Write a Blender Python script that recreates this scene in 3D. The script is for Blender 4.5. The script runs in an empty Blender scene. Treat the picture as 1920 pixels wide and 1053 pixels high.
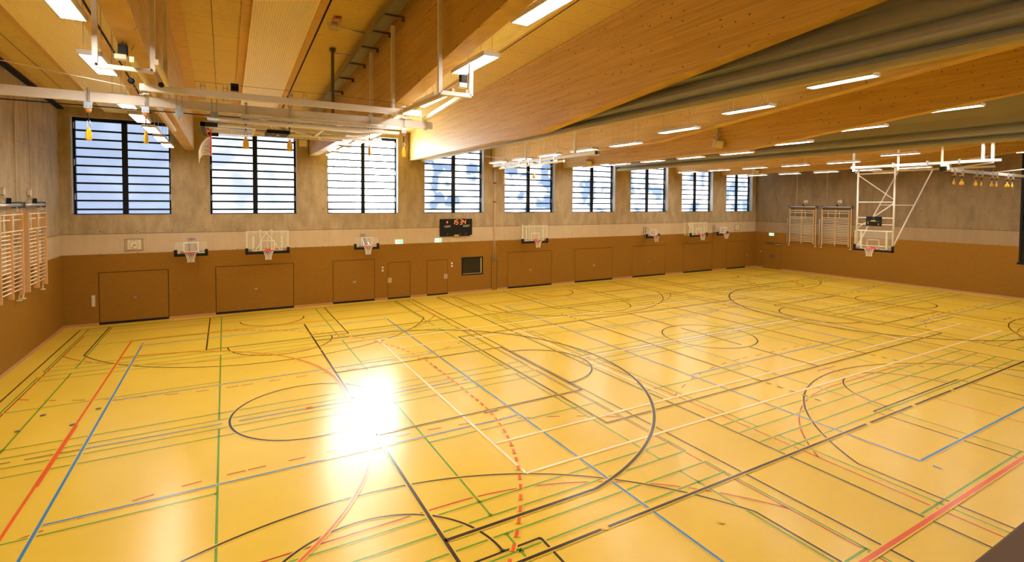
import bpy, bmesh, math, random
from mathutils import Vector, Matrix
random.seed(7)
SC = bpy.context.scene
COL = SC.collection
PI = math.pi
# ------------------------------------------------------------------ camera
CX, CY, CZ = 5.907, -27.520, 5.326
def make_camera():
    cam = bpy.data.cameras.new('camera'); o = bpy.data.objects.new('camera', cam); COL.objects.link(o)
    yaw, pit, rol = 0.516239, -0.032427, 0.0061175
    fw = Vector((math.sin(yaw)*math.cos(pit), math.cos(yaw)*math.cos(pit), math.sin(pit)))
    rt = Vector((math.cos(yaw), -math.sin(yaw), 0)); up = rt.cross(fw)
    r2 = math.cos(rol)*rt + math.sin(rol)*up; u2 = -math.sin(rol)*rt + math.cos(rol)*up
    M = Matrix((r2, u2, -fw)).transposed().to_4x4(); M.translation = Vector((CX, CY, CZ))
    o.matrix_world = M
    cam.sensor_width = 36; cam.sensor_fit = 'HORIZONTAL'
    cam.lens = 36*952.73/1920
    cam.shift_x = -(961.455-960)/1920; cam.shift_y = -(526.5-411.09)/1920
    cam.clip_start = 0.05; cam.clip_end = 500
    SC.camera = o
make_camera()
# ------------------------------------------------------------------ world, exposure, light levels
w = bpy.data.worlds.new('world'); SC.world = w; w.use_nodes = True
w.node_tree.nodes['Background'].inputs[0].default_value = (0.55, 0.72, 1.0, 1)
w.node_tree.nodes['Background'].inputs[1].default_value = 1.0
SC.view_settings.view_transform = 'Standard'
SC.view_settings.look = 'None'
SC.view_settings.gamma = 1
SC.view_settings.use_curve_mapping = False
SC.view_settings.exposure = 0.16
LAMP = 50.0
LAMP_COL = (1.0, 0.90, 0.76)
# ------------------------------------------------------------------ hall dimensions (metres)
L = 45.38          # along the window wall
PANEL = 3.02       # height of the impact wall panelling
JOINT = 3.89
SILL, HEAD = 4.73, 8.82
YF = -27.4         # gallery parapet side
YB = -31.5         # back of the gallery
YC = -13.67
def ceil_z(y): return 9.17 + 0.06*abs(y)
def beam_z(y): return 7.64 + 0.10*max(0, abs(y)-13.5)
BEAMS = [(4.37, 4.74), (9.65, 10.02), (14.87, 15.24), (20.0, 20.37), (25.21, 25.58), (30.42, 30.79), (35.55, 35.92), (40.8, 41.17)]
WIN = [(0.37, 3.84), (5.32, 9.08), (10.52, 14.24), (15.77, 19.50), (20.94, 24.67), (26.09, 29.78), (31.22, 34.94), (36.42, 39.94), (41.55, 44.9)]
# ------------------------------------------------------------------ materials
MATS = {}
def new_mat(name):
    m = bpy.data.materials.new(name); m.use_nodes = True; MATS[name] = m
    return m, m.node_tree, m.node_tree.nodes['Principled BSDF']
def plain(name, col, rough=0.5, metal=0.0, alpha=None, coat=0, emit=None, es=0):
    m, nt, b = new_mat(name)
    b.inputs['Base Color'].default_value = (*col, 1); b.inputs['Roughness'].default_value = rough
    b.inputs['Metallic'].default_value = metal
    if coat: b.inputs['Coat Weight'].default_value = coat
    if emit: b.inputs['Emission Color'].default_value = (*emit, 1); b.inputs['Emission Strength'].default_value = es
    return m
def N(nt, t, **k):
    n = nt.nodes.new(t)
    for a, v in k.items(): setattr(n, a, v)
    return n
def lk(nt, a, b): nt.links.new(a, b)
def coords(nt, scale=(1, 1, 1)):
    tc = N(nt, 'ShaderNodeTexCoord'); mp = N(nt, 'ShaderNodeMapping')
    mp.inputs['Scale'].default_value = scale; lk(nt, tc.outputs['Object'], mp.inputs[0]); return mp.outputs[0]
def noise(nt, vec, scale, detail=3, rough=0.5):
    n = N(nt, 'ShaderNodeTexNoise'); n.inputs['Scale'].default_value = scale; n.inputs['Detail'].default_value = detail
    n.inputs['Roughness'].default_value = rough; lk(nt, vec, n.inputs['Vector']); return n.outputs['Fac']
def ramp(nt, fac, stops):
    r = N(nt, 'ShaderNodeValToRGB'); e = r.color_ramp.elements
    while len(e) < len(stops): e.new(0.5)
    for i, (p, c) in enumerate(stops): e[i].position = p; e[i].color = (*c, 1)
    lk(nt, fac, r.inputs[0]); return r.outputs[0]
def mixc(nt, fac, a, b, mode='MIX'):
    m = N(nt, 'ShaderNodeMix', data_type='RGBA', blend_type=mode)
    if isinstance(fac, float): m.inputs[0].default_value = fac
    else: lk(nt, fac, m.inputs[0])
    for i, s in ((6, a), (7, b)):
        if isinstance(s, tuple): m.inputs[i].default_value = (*s, 1)
        else: lk(nt, s, m.inputs[i])
    return m.outputs[2]
def mth(nt, op, a, b=None):
    m = N(nt, 'ShaderNodeMath', operation=op)
    for i, s in ((0, a), (1, b)):
        if s is None: continue
        if isinstance(s, (int, float)): m.inputs[i].default_value = s
        else: lk(nt, s, m.inputs[i])
    return m.outputs[0]
def bump(nt, b, h, strength=0.2, dist=0.01):
    n = N(nt, 'ShaderNodeBump'); n.inputs['Strength'].default_value = strength; n.inputs['Distance'].default_value = dist
    lk(nt, h, n.inputs['Height']); lk(nt, n.outputs[0], b.inputs['Normal'])

def mat_beam():
    m, nt, b = new_mat('glulam_spruce')
    v = coords(nt, (1.0, 0.25, 6.0))
    g = noise(nt, v, 2.2, 5, 0.6)
    v2 = coords(nt, (1.0, 0.15, 22.0)); g2 = noise(nt, v2, 1.5, 2)
    c = ramp(nt, g, [(0.3, (0.52, 0.30, 0.05)), (0.52, (0.64, 0.40, 0.08)), (0.75, (0.72, 0.47, 0.12))])
    c = mixc(nt, 0.16, c, ramp(nt, g2, [(0.35, (0.30, 0.13, 0.02)), (0.65, (0.75, 0.45, 0.15))]))
    tc = N(nt, 'ShaderNodeTexCoord'); sp = N(nt, 'ShaderNodeSeparateXYZ'); lk(nt, tc.outputs['Object'], sp.inputs[0])
    cb = N(nt, 'ShaderNodeCombineXYZ'); lk(nt, mth(nt, 'ADD', sp.outputs['Y'], mth(nt, 'MULTIPLY', sp.outputs['X'], 3.7)), cb.inputs[0]); lk(nt, mth(nt, 'MULTIPLY', sp.outputs['Z'], 1.5), cb.inputs[1])
    vo = N(nt, 'ShaderNodeTexVoronoi', voronoi_dimensions='2D'); vo.inputs['Scale'].default_value = 3.0
    lk(nt, cb.outputs[0], vo.inputs['Vector'])
    sc_ = N(nt, 'ShaderNodeSeparateColor'); lk(nt, vo.outputs['Color'], sc_.inputs[0])
    k = mth(nt, 'LESS_THAN', vo.outputs['Distance'], mth(nt, 'MULTIPLY', mth(nt, 'SUBTRACT', sc_.outputs[0], 0.15), 0.125))
    c = mixc(nt, mth(nt, 'MULTIPLY', k, 0.7), c, (0.14, 0.055, 0.012))
    lk(nt, c, b.inputs['Base Color']); b.inputs['Roughness'].default_value = 0.5
    return m
def mat_osb(name='wood_wool_board', c1=(0.67, 0.45, 0.07), c2=(0.83, 0.61, 0.15), sc=9):
    m, nt, b = new_mat(name)
    v = coords(nt, (1.0, 3.0, 1.0)); g = noise(nt, v, sc, 6, 0.75); g2 = noise(nt, coords(nt), 0.6, 2)
    c = ramp(nt, g, [(0.35, c1), (0.65, c2)])
    c = mixc(nt, mth(nt, 'MULTIPLY', g2, 0.35), c, tuple(x*0.75 for x in c1))
    # board joints across the bay every 1.25 m
    tc = N(nt, 'ShaderNodeTexCoord'); sp = N(nt, 'ShaderNodeSeparateXYZ'); lk(nt, tc.outputs['Object'], sp.inputs[0])
    f = mth(nt, 'FRACT', mth(nt, 'MULTIPLY', sp.outputs['Y'], 1/1.25)); j = mth(nt, 'LESS_THAN', mth(nt, 'ABSOLUTE', f), 0.012)
    c = mixc(nt, mth(nt, 'MULTIPLY', j, 0.5), c, (0.15, 0.08, 0.02))
    lk(nt, c, b.inputs['Base Color']); b.inputs['Roughness'].default_value = 0.8
    return m
def mat_concrete(name='fair_faced_concrete', dark=None):
    m, nt, b = new_mat(name)
    co = coords(nt); tc = N(nt, 'ShaderNodeTexCoord'); sp = N(nt, 'ShaderNodeSeparateXYZ'); lk(nt, tc.outputs['Object'], sp.inputs[0])
    X, Y, Z = sp.outputs
    U = mth(nt, 'ADD', X, Y)                       # runs along whichever wall this is
    g = noise(nt, co, 0.8, 6, 0.6); st = noise(nt, coords(nt, (1.4, 1.4, 0.5)), 1.6, 5, 0.65); fine = noise(nt, co, 14, 4, 0.6)
    c = ramp(nt, g, [(0.3, (0.38, 0.285, 0.165)), (0.7, (0.56, 0.43, 0.26))])
    c = mixc(nt, 0.55, c, ramp(nt, st, [(0.38, (0.32, 0.24, 0.14)), (0.62, (0.60, 0.47, 0.29))]))
    c = mixc(nt, mth(nt, 'MULTIPLY', fine, 0.35), c, (0.26, 0.20, 0.12))
    low = mth(nt, 'LESS_THAN', Z, JOINT)           # the lower pour is a paler concrete
    c = mixc(nt, mth(nt, 'MULTIPLY', low, 0.55), c, (0.74, 0.58, 0.39))
    def line(val, pos, wd): return mth(nt, 'LESS_THAN', mth(nt, 'ABSOLUTE', mth(nt, 'SUBTRACT', val, pos)), wd)
    j1 = line(Z, JOINT, 0.02); j2 = line(Z, 7.25, 0.008)
    f = mth(nt, 'FRACT', mth(nt, 'MULTIPLY', mth(nt, 'ADD', U, 60.35), 1/2.58)); j3 = mth(nt, 'LESS_THAN', mth(nt, 'ABSOLUTE', mth(nt, 'SUBTRACT', f, 0.5)), 0.0022)
    j = mth(nt, 'MAXIMUM', j1, mth(nt, 'MULTIPLY', mth(nt, 'MAXIMUM', j2, j3), 0.5))
    c = mixc(nt, mth(nt, 'MULTIPLY', j, 0.65), c, (0.13, 0.10, 0.07))
    # formwork tie holes on a grid
    fu = mth(nt, 'SUBTRACT', mth(nt, 'FRACT', mth(nt, 'MULTIPLY', mth(nt, 'ADD', U, 60.0), 1/1.29)), 0.5)
    fz = mth(nt, 'SUBTRACT', mth(nt, 'FRACT', mth(nt, 'MULTIPLY', mth(nt, 'ADD', Z, 0.33), 1/0.96)), 0.5)
    r = mth(nt, 'SQRT', mth(nt, 'ADD', mth(nt, 'POWER', mth(nt, 'MULTIPLY', fu, 1.29), 2.0), mth(nt, 'POWER', mth(nt, 'MULTIPLY', fz, 0.96), 2.0)))
    c = mixc(nt, mth(nt, 'MULTIPLY', mth(nt, 'LESS_THAN', r, 0.023), 0.9), c, (0.08, 0.055, 0.04))
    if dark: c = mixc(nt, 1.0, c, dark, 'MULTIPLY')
    lk(nt, c, b.inputs['Base Color']); b.inputs['Roughness'].default_value = 0.75
    return m
def mat_panel():
    m, nt, b = new_mat('brown_impact_panel')
    g = noise(nt, coords(nt, (1, 1, 3.0)), 5, 5, 0.7); g2 = noise(nt, coords(nt), 0.5, 2); g3 = noise(nt, coords(nt, (1, 1, 1)), 60, 3, 0.7)
    c = ramp(nt, g, [(0.3, (0.265, 0.118, 0.008)), (0.7, (0.325, 0.148, 0.012))])
    c = mixc(nt, mth(nt, 'MULTIPLY', g2, 0.25), c, (0.235, 0.102, 0.007))
    c = mixc(nt, mth(nt, 'MULTIPLY', g3, 0.20), c, (0.33, 0.18, 0.03))
    lk(nt, c, b.inputs['Base Color']); b.inputs['Roughness'].default_value = 0.7; b.inputs['Specular IOR Level'].default_value = 0.2
    return m
def floor_setup(nt, b):
    b.inputs['Coat Weight'].default_value = 1.0; b.inputs['Coat IOR'].default_value = 1.52; b.inputs['Coat Roughness'].default_value = 0.25; b.inputs['Specular IOR Level'].default_value = 0.0
    b.inputs['Roughness'].default_value = 0.45
def mat_floor():
    m, nt, b = new_mat('yellow_sports_floor')
    g = noise(nt, coords(nt), 0.35, 4, 0.6); g2 = noise(nt, coords(nt), 2.5, 5, 0.65)
    c = ramp(nt, g, [(0.3, (0.72, 0.485, 0.042)), (0.7, (0.78, 0.54, 0.058))])
    c = mixc(nt, mth(nt, 'MULTIPLY', g2, 0.12), c, (0.72, 0.44, 0.05))
    lk(nt, c, b.inputs['Base Color']); floor_setup(nt, b)
    return m
def mat_line(name, col):
    m, nt, b = new_mat(name); b.inputs['Base Color'].default_value = (*col, 1); floor_setup(nt, b); return m
def mat_glow(name, cols, scale, st, seed, thr=(0.4, 0.65), stretch=(1, 1, 1.0)):
    """frosted pane lit from outside by sky and sun through trees"""
    m, nt, b = new_mat(name)
    tc = N(nt, 'ShaderNodeTexCoord'); mp = N(nt, 'ShaderNodeMapping')
    mp.inputs['Scale'].default_value = stretch; mp.inputs['Location'].default_value = (seed*3.7, seed*1.9, seed*5.3)
    lk(nt, tc.outputs['Object'], mp.inputs[0])
    g = noise(nt, mp.outputs[0], scale, 3, 0.45)
    c = ramp(nt, g, [(thr[0], cols[0]), (thr[1], cols[1])])
    lk(nt, c, b.inputs['Emission Color']); b.inputs['Emission Strength'].default_value = st
    b.inputs['Base Color'].default_value = (0.25, 0.3, 0.36, 1); b.inputs['Roughness'].default_value = 0.25
    return m
M_BEAM = mat_beam(); M_OSB = mat_osb(); M_PLY = mat_osb('plywood_strip', (0.66, 0.38, 0.08), (0.78, 0.49, 0.13), 3)
M_CONC = mat_concrete(); M_CONC2 = mat_concrete('concrete_shaded_far', (0.56, 0.50, 0.40)); M_PANEL = mat_panel(); M_FLOOR = mat_floor()  # second concrete: a copy darkened in colour for the dimmer light at the far wall
M_RIB = plain('ribbed_acoustic_cream', (0.93, 0.75, 0.25), 0.45)
M_SKIRT = plain('skirting_timber', (0.50, 0.26, 0.10), 0.5)
M_GAP = plain('dark_gap', (0.02, 0.012, 0.008), 0.8)
M_RUBBER = plain('black_rubber', (0.012, 0.010, 0.010), 0.6)
M_FRAME = plain('black_window_frame', (0.012, 0.014, 0.018), 0.4)
M_WHITE = plain('white_painted_steel', (0.84, 0.80, 0.78), 0.4)
M_CREAM = plain('cream_painted_steel', (0.82, 0.75, 0.55), 0.45)
M_STEEL = plain('galvanised_steel', (0.55, 0.56, 0.58), 0.35, 0.8)
M_ZINC = plain('zinc_plate', (0.42, 0.53, 0.68), 0.4, 0.2)
M_DARKSTEEL = plain('dark_steel', (0.16, 0.15, 0.12), 0.45, 0.5)
M_TRAY = plain('tray_metal', (0.26, 0.23, 0.15), 0.5, 0.2)
M_BLACK = plain('black_plastic', (0.012, 0.012, 0.013), 0.5)
M_RED = plain('red_rim_paint', (0.75, 0.07, 0.03), 0.4)
M_NET = plain('white_net_cord', (0.85, 0.80, 0.70), 0.8)
M_YELLOW = plain('yellow_pouch_vinyl', (0.88, 0.50, 0.02), 0.5)
M_LEATHER = plain('tan_leather', (0.50, 0.22, 0.06), 0.6)
M_BARWOOD = plain('pale_beech_bar', (0.90, 0.80, 0.62), 0.4)
M_PLANK = plain('beech_plank', (0.72, 0.43, 0.18), 0.45)
M_CURTAIN = plain('grey_green_curtain', (0.38, 0.37, 0.29), 0.75)
M_RAIL = plain('khaki_curtain_rail', (0.46, 0.37, 0.12), 0.5)
M_BEIGE = plain('beige_plastic', (0.66, 0.56, 0.40), 0.5)
M_LAMPBODY = plain('lamp_housing', (0.72, 0.66, 0.60), 0.45)
M_LAMPGLOW = plain('lamp_diffuser', (0.8, 0.8, 0.8), 0.5, emit=LAMP_COL, es=LAMP)
M_CEILFILL = plain('added_ceiling_glow', (0.8, 0.8, 0.8), 0.5, emit=LAMP_COL, es=LAMP*0.10)  # added glow, thrown upwards to brighten the ceiling
M_LAMPGLOW2 = plain('louvre_white', (0.85, 0.85, 0.85), 0.4, emit=LAMP_COL, es=1.5)
M_LINING = plain('grey_reveal_lining', (0.52, 0.54, 0.56), 0.5)
M_LED = plain('orange_led', (0.3, 0.05, 0.01), 0.5, emit=(1.0, 0.22, 0.05), es=1.5)
M_LEDRED = plain('red_led', (0.3, 0.02, 0.02), 0.5, emit=(1.0, 0.10, 0.08), es=2.0)
M_TXT = plain('cream_lettering', (0.72, 0.68, 0.42), 0.5)
M_STICKER = plain('yellow_sticker', (0.62, 0.50, 0.06), 0.5)
M_EXIT = plain('exit_sign_green', (0.10, 0.45, 0.25), 0.5, emit=(0.10, 0.55, 0.30), es=0.8)
M_EXITW = plain('exit_sign_white', (0.8, 0.9, 0.85), 0.5, emit=(0.62, 1.0, 0.78), es=1.0)
M_CLOCK = plain('clock_face', (0.80, 0.70, 0.50), 0.5)
M_SIGNRED = plain('red_sign', (0.55, 0.05, 0.02), 0.5)
M_RUST = plain('rust_red_clamp', (0.22, 0.04, 0.02), 0.6)
M_WOODRAIL = plain('brown_guide_rail', (0.42, 0.26, 0.13), 0.6)
M_DARKROOM = plain('dark_room', (0.02, 0.018, 0.014), 0.9)
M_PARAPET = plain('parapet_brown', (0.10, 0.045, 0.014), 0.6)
def glass(name, col=(0.85, 0.93, 0.88), alpha=0.22, rough=0.05):
    m, nt, b = new_mat(name); b.inputs['Base Color'].default_value = (*col, 1); b.inputs['Roughness'].default_value = rough
    b.inputs['Alpha'].default_value = alpha; return m
M_GLASS = glass('backboard_glass', alpha=0.10)
M_DGLASS = glass('dark_window_glass', (0.02, 0.02, 0.018), 0.82, 0.03)
M_BK = mat_line('marking_black', (0.022, 0.012, 0.010)); M_BL = mat_line('marking_blue', (0.04, 0.20, 0.46))
M_RD = mat_line('marking_red', (0.72, 0.10, 0.012)); M_RD2 = mat_line('marking_dark_red', (0.42, 0.035, 0.012))
M_GR = mat_line('marking_green', (0.12, 0.29, 0.02)); M_WT = mat_line('marking_white', (0.92, 0.80, 0.58))
for m_ in (M_BLACK, M_RUBBER, M_FRAME, M_GAP): m_.node_tree.nodes['Principled BSDF'].inputs['Specular IOR Level'].default_value = 0.2
# window glow materials, one per pane column pair
GLOW = [
 mat_glow('pane_sky_blue', [(0.40, 0.54, 0.82), (0.50, 0.65, 0.90)], 0.8, 0.95, 1),
 mat_glow('pane_pale_cloud', [(0.56, 0.68, 0.88), (1.35, 1.42, 1.5)], 0.7, 1.05, 2, (0.38, 0.66)),
 None,
 mat_glow('pane_tree_blur_a', [(0.26, 0.44, 0.72), (8.00, 8.24, 8.56)], 0.95, 1.0, 4, (0.42, 0.90)),
 mat_glow('pane_tree_blur_b', [(0.26, 0.44, 0.74), (8.00, 8.24, 8.56)], 0.90, 1.0, 5, (0.42, 0.90)),
 mat_glow('pane_tree_blur_c', [(0.3, 0.5, 0.8), (8.00, 8.24, 8.56)], 0.80, 1.0, 6, (0.42, 0.90)),
 mat_glow('pane_tree_blur_d', [(0.38, 0.56, 0.82), (8.00, 8.24, 8.56)], 0.70, 1.0, 7, (0.42, 0.90)),
 mat_glow('pane_tree_blur_e', [(0.42, 0.6, 0.86), (8.00, 8.24, 8.56)], 0.70, 1.0, 8, (0.42, 0.90)),
 mat_glow('pane_tree_blur_f', [(0.4, 0.6, 0.86), (4.00, 4.12, 4.28)], 0.80, 1.0, 9, (0.42, 0.90)),
]
# ------------------------------------------------------------------ mesh helpers
class MB:
    """collects shapes; build() links them as ONE mesh object"""
    def __init__(s): s.v = []; s.f = []; s.mi = []; s.mats = []; s.smooth = []
    def m(s, mat):
        if mat not in s.mats: s.mats.append(mat)
        return s.mats.index(mat)
    def add(s, vs, fs, mat, sm=False):
        k = len(s.v); s.v += [tuple(p) for p in vs]; i = s.m(mat)
        for f in fs: s.f.append([a+k for a in f]); s.mi.append(i); s.smooth.append(sm)
        return s
    def box(s, x0, x1, y0, y1, z0, z1, mat, bev=0.0):
        x0, x1 = min(x0, x1), max(x0, x1); y0, y1 = min(y0, y1), max(y0, y1); z0, z1 = min(z0, z1), max(z0, z1)
        if bev <= 0:
            vs = [(x0,y0,z0),(x1,y0,z0),(x1,y1,z0),(x0,y1,z0),(x0,y0,z1),(x1,y0,z1),(x1,y1,z1),(x0,y1,z1)]
            return s.add(vs, [(0,3,2,1),(4,5,6,7),(0,1,5,4),(1,2,6,5),(2,3,7,6),(3,0,4,7)], mat)
        bm = bmesh.new(); bmesh.ops.create_cube(bm, size=1)
        for v in bm.verts: v.co = Vector(((x0+x1)/2+v.co.x*(x1-x0), (y0+y1)/2+v.co.y*(y1-y0), (z0+z1)/2+v.co.z*(z1-z0)))
        bmesh.ops.bevel(bm, geom=bm.edges[:], offset=min(bev, (x1-x0)/2.1, (y1-y0)/2.1, (z1-z0)/2.1), segments=2, affect='EDGES', profile=0.5)
        bm.verts.index_update()
        s.add([v.co[:] for v in bm.verts], [[v.index for v in f.verts] for f in bm.faces], mat); bm.free(); return s
    def bar(s, a, b, wx, wz, mat, up=(0, 0, 1)):
        """square bar from a to b"""
        a, b = Vector(a), Vector(b); d = (b-a).normalized(); u = Vector(up)
        if abs(d.dot(u)) > 0.98: u = Vector((0, 1, 0))
        sd = d.cross(u).normalized()*wx/2; uu = sd.cross(d).normalized()*wz/2
        vs = [p+q for p in (a, b) for q in (-sd-uu, sd-uu, sd+uu, -sd+uu)]
        return s.add(vs, [(0,3,2,1),(4,5,6,7),(0,1,5,4),(1,2,6,5),(2,3,7,6),(3,0,4,7)], mat)
    def tube(s, pts, r, mat, n=8, closed=False, cap=True):
        pts = [Vector(p) for p in pts]; rings = []; N_ = len(pts); prev = None
        for i, p in enumerate(pts):
            if closed: d = (pts[(i+1) % N_]-pts[i-1]).normalized()
            elif i == 0: d = (pts[1]-p).normalized()
            elif i == N_-1: d = (p-pts[-2]).normalized()
            else: d = ((pts[i+1]-p).normalized()+(p-pts[i-1]).normalized()).normalized()
            if prev is None:
                u = Vector((0, 0, 1)) if abs(d.z) < 0.9 else Vector((1, 0, 0))
                sd = d.cross(u).normalized()
            else:
                sd = (prev - d*prev.dot(d)); sd = sd.normalized() if sd.length > 1e-6 else d.orthogonal().normalized()
            prev = sd; up = sd.cross(d)
            rr = r[i] if isinstance(r, (list, tuple)) else r
            rings.append([p+rr*(math.cos(t)*sd+math.sin(t)*up) for t in [2*PI*k/n for k in range(n)]])
        vs = [q for R_ in rings for q in R_]; fs = []
        for i in range(N_ if closed else N_-1):
            j = (i+1) % N_
            for k in range(n): fs.append((i*n+k, i*n+(k+1) % n, j*n+(k+1) % n, j*n+k))
        if cap and not closed: fs.append(tuple(range(n-1, -1, -1))); fs.append(tuple((N_-1)*n+k for k in range(n)))
        return s.add(vs, fs, mat, True)
    def lathe(s, prof, c, mat, n=20, axis='Z'):
        vs = []; fs = []
        for r, z in prof:
            for k in range(n):
                t = 2*PI*k/n; p = (r*math.cos(t), r*math.sin(t), z)
                if axis == 'Y': p = (p[0], p[2], p[1])
                if axis == 'X': p = (p[2], p[0], p[1])
                vs.append((c[0]+p[0], c[1]+p[1], c[2]+p[2]))
        for i in range(len(prof)-1):
            for k in range(n): fs.append((i*n+k, i*n+(k+1) % n, (i+1)*n+(k+1) % n, (i+1)*n+k))
        fs.append(tuple(range(n-1, -1, -1))); fs.append(tuple((len(prof)-1)*n+k for k in range(n)))
        return s.add(vs, fs, mat, True)
    def prism(s, poly, axis, a, b, mat):
        """polygon in the plane normal to axis, extruded from a to b"""
        def P(p, t): return (t, p[0], p[1]) if axis == 'X' else ((p[0], t, p[1]) if axis == 'Y' else (p[0], p[1], t))
        n = len(poly); vs = [P(p, a) for p in poly]+[P(p, b) for p in poly]
        fs = [tuple(range(n)), tuple(range(2*n-1, n-1, -1))]+[(i, i+n, (i+1) % n+n, (i+1) % n) for i in range(n)]
        return s.add(vs, fs, mat)
    def build(s, name, parent=None, loc=None, fix=True):
        me = bpy.data.meshes.new(name); me.from_pydata(s.v, [], s.f)
        for m_ in s.mats: me.materials.append(m_)
        me.polygons.foreach_set('material_index', s.mi); me.polygons.foreach_set('use_smooth', s.smooth)
        me.update()
        if fix:
            bm = bmesh.new(); bm.from_mesh(me); bmesh.ops.recalc_face_normals(bm, faces=bm.faces); bm.to_mesh(me); bm.free()
        o = bpy.data.objects.new(name, me); COL.objects.link(o)
        if parent: o.parent = parent
        if loc: o.location = loc
        return o
def struct(o): o['kind'] = 'structure'; return o
def tag(o, label, cat, group=None):
    o['label'] = label; o['category'] = cat
    if group: o['group'] = group
    return o
def thing(name, label, cat, loc=(0, 0, 0), rot=(0, 0, 0), group=None):
    o = bpy.data.objects.new(name, None); COL.objects.link(o); o.location = loc; o.rotation_euler = rot
    o.empty_display_size = 0.2
    return tag(o, label, cat, group)
def kids(o): return [c for c in bpy.data.objects if c.parent == o]
def dup(root, loc=None, rot=None, label=None, group=None):
    r = root.copy(); COL.objects.link(r)
    if loc is not None: r.location = loc
    if rot is not None: r.rotation_euler = rot
    if label: r['label'] = label
    if group: r['group'] = group
    def rec(src, dst):
        for ch in kids(src):
            c = ch.copy(); COL.objects.link(c); c.parent = dst; rec(ch, c)
    rec(root, r)
    return r
ORD = ['nearest', 'second', 'third', 'fourth', 'fifth', 'sixth', 'seventh', 'eighth', 'ninth', 'tenth', 'eleventh']
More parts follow.
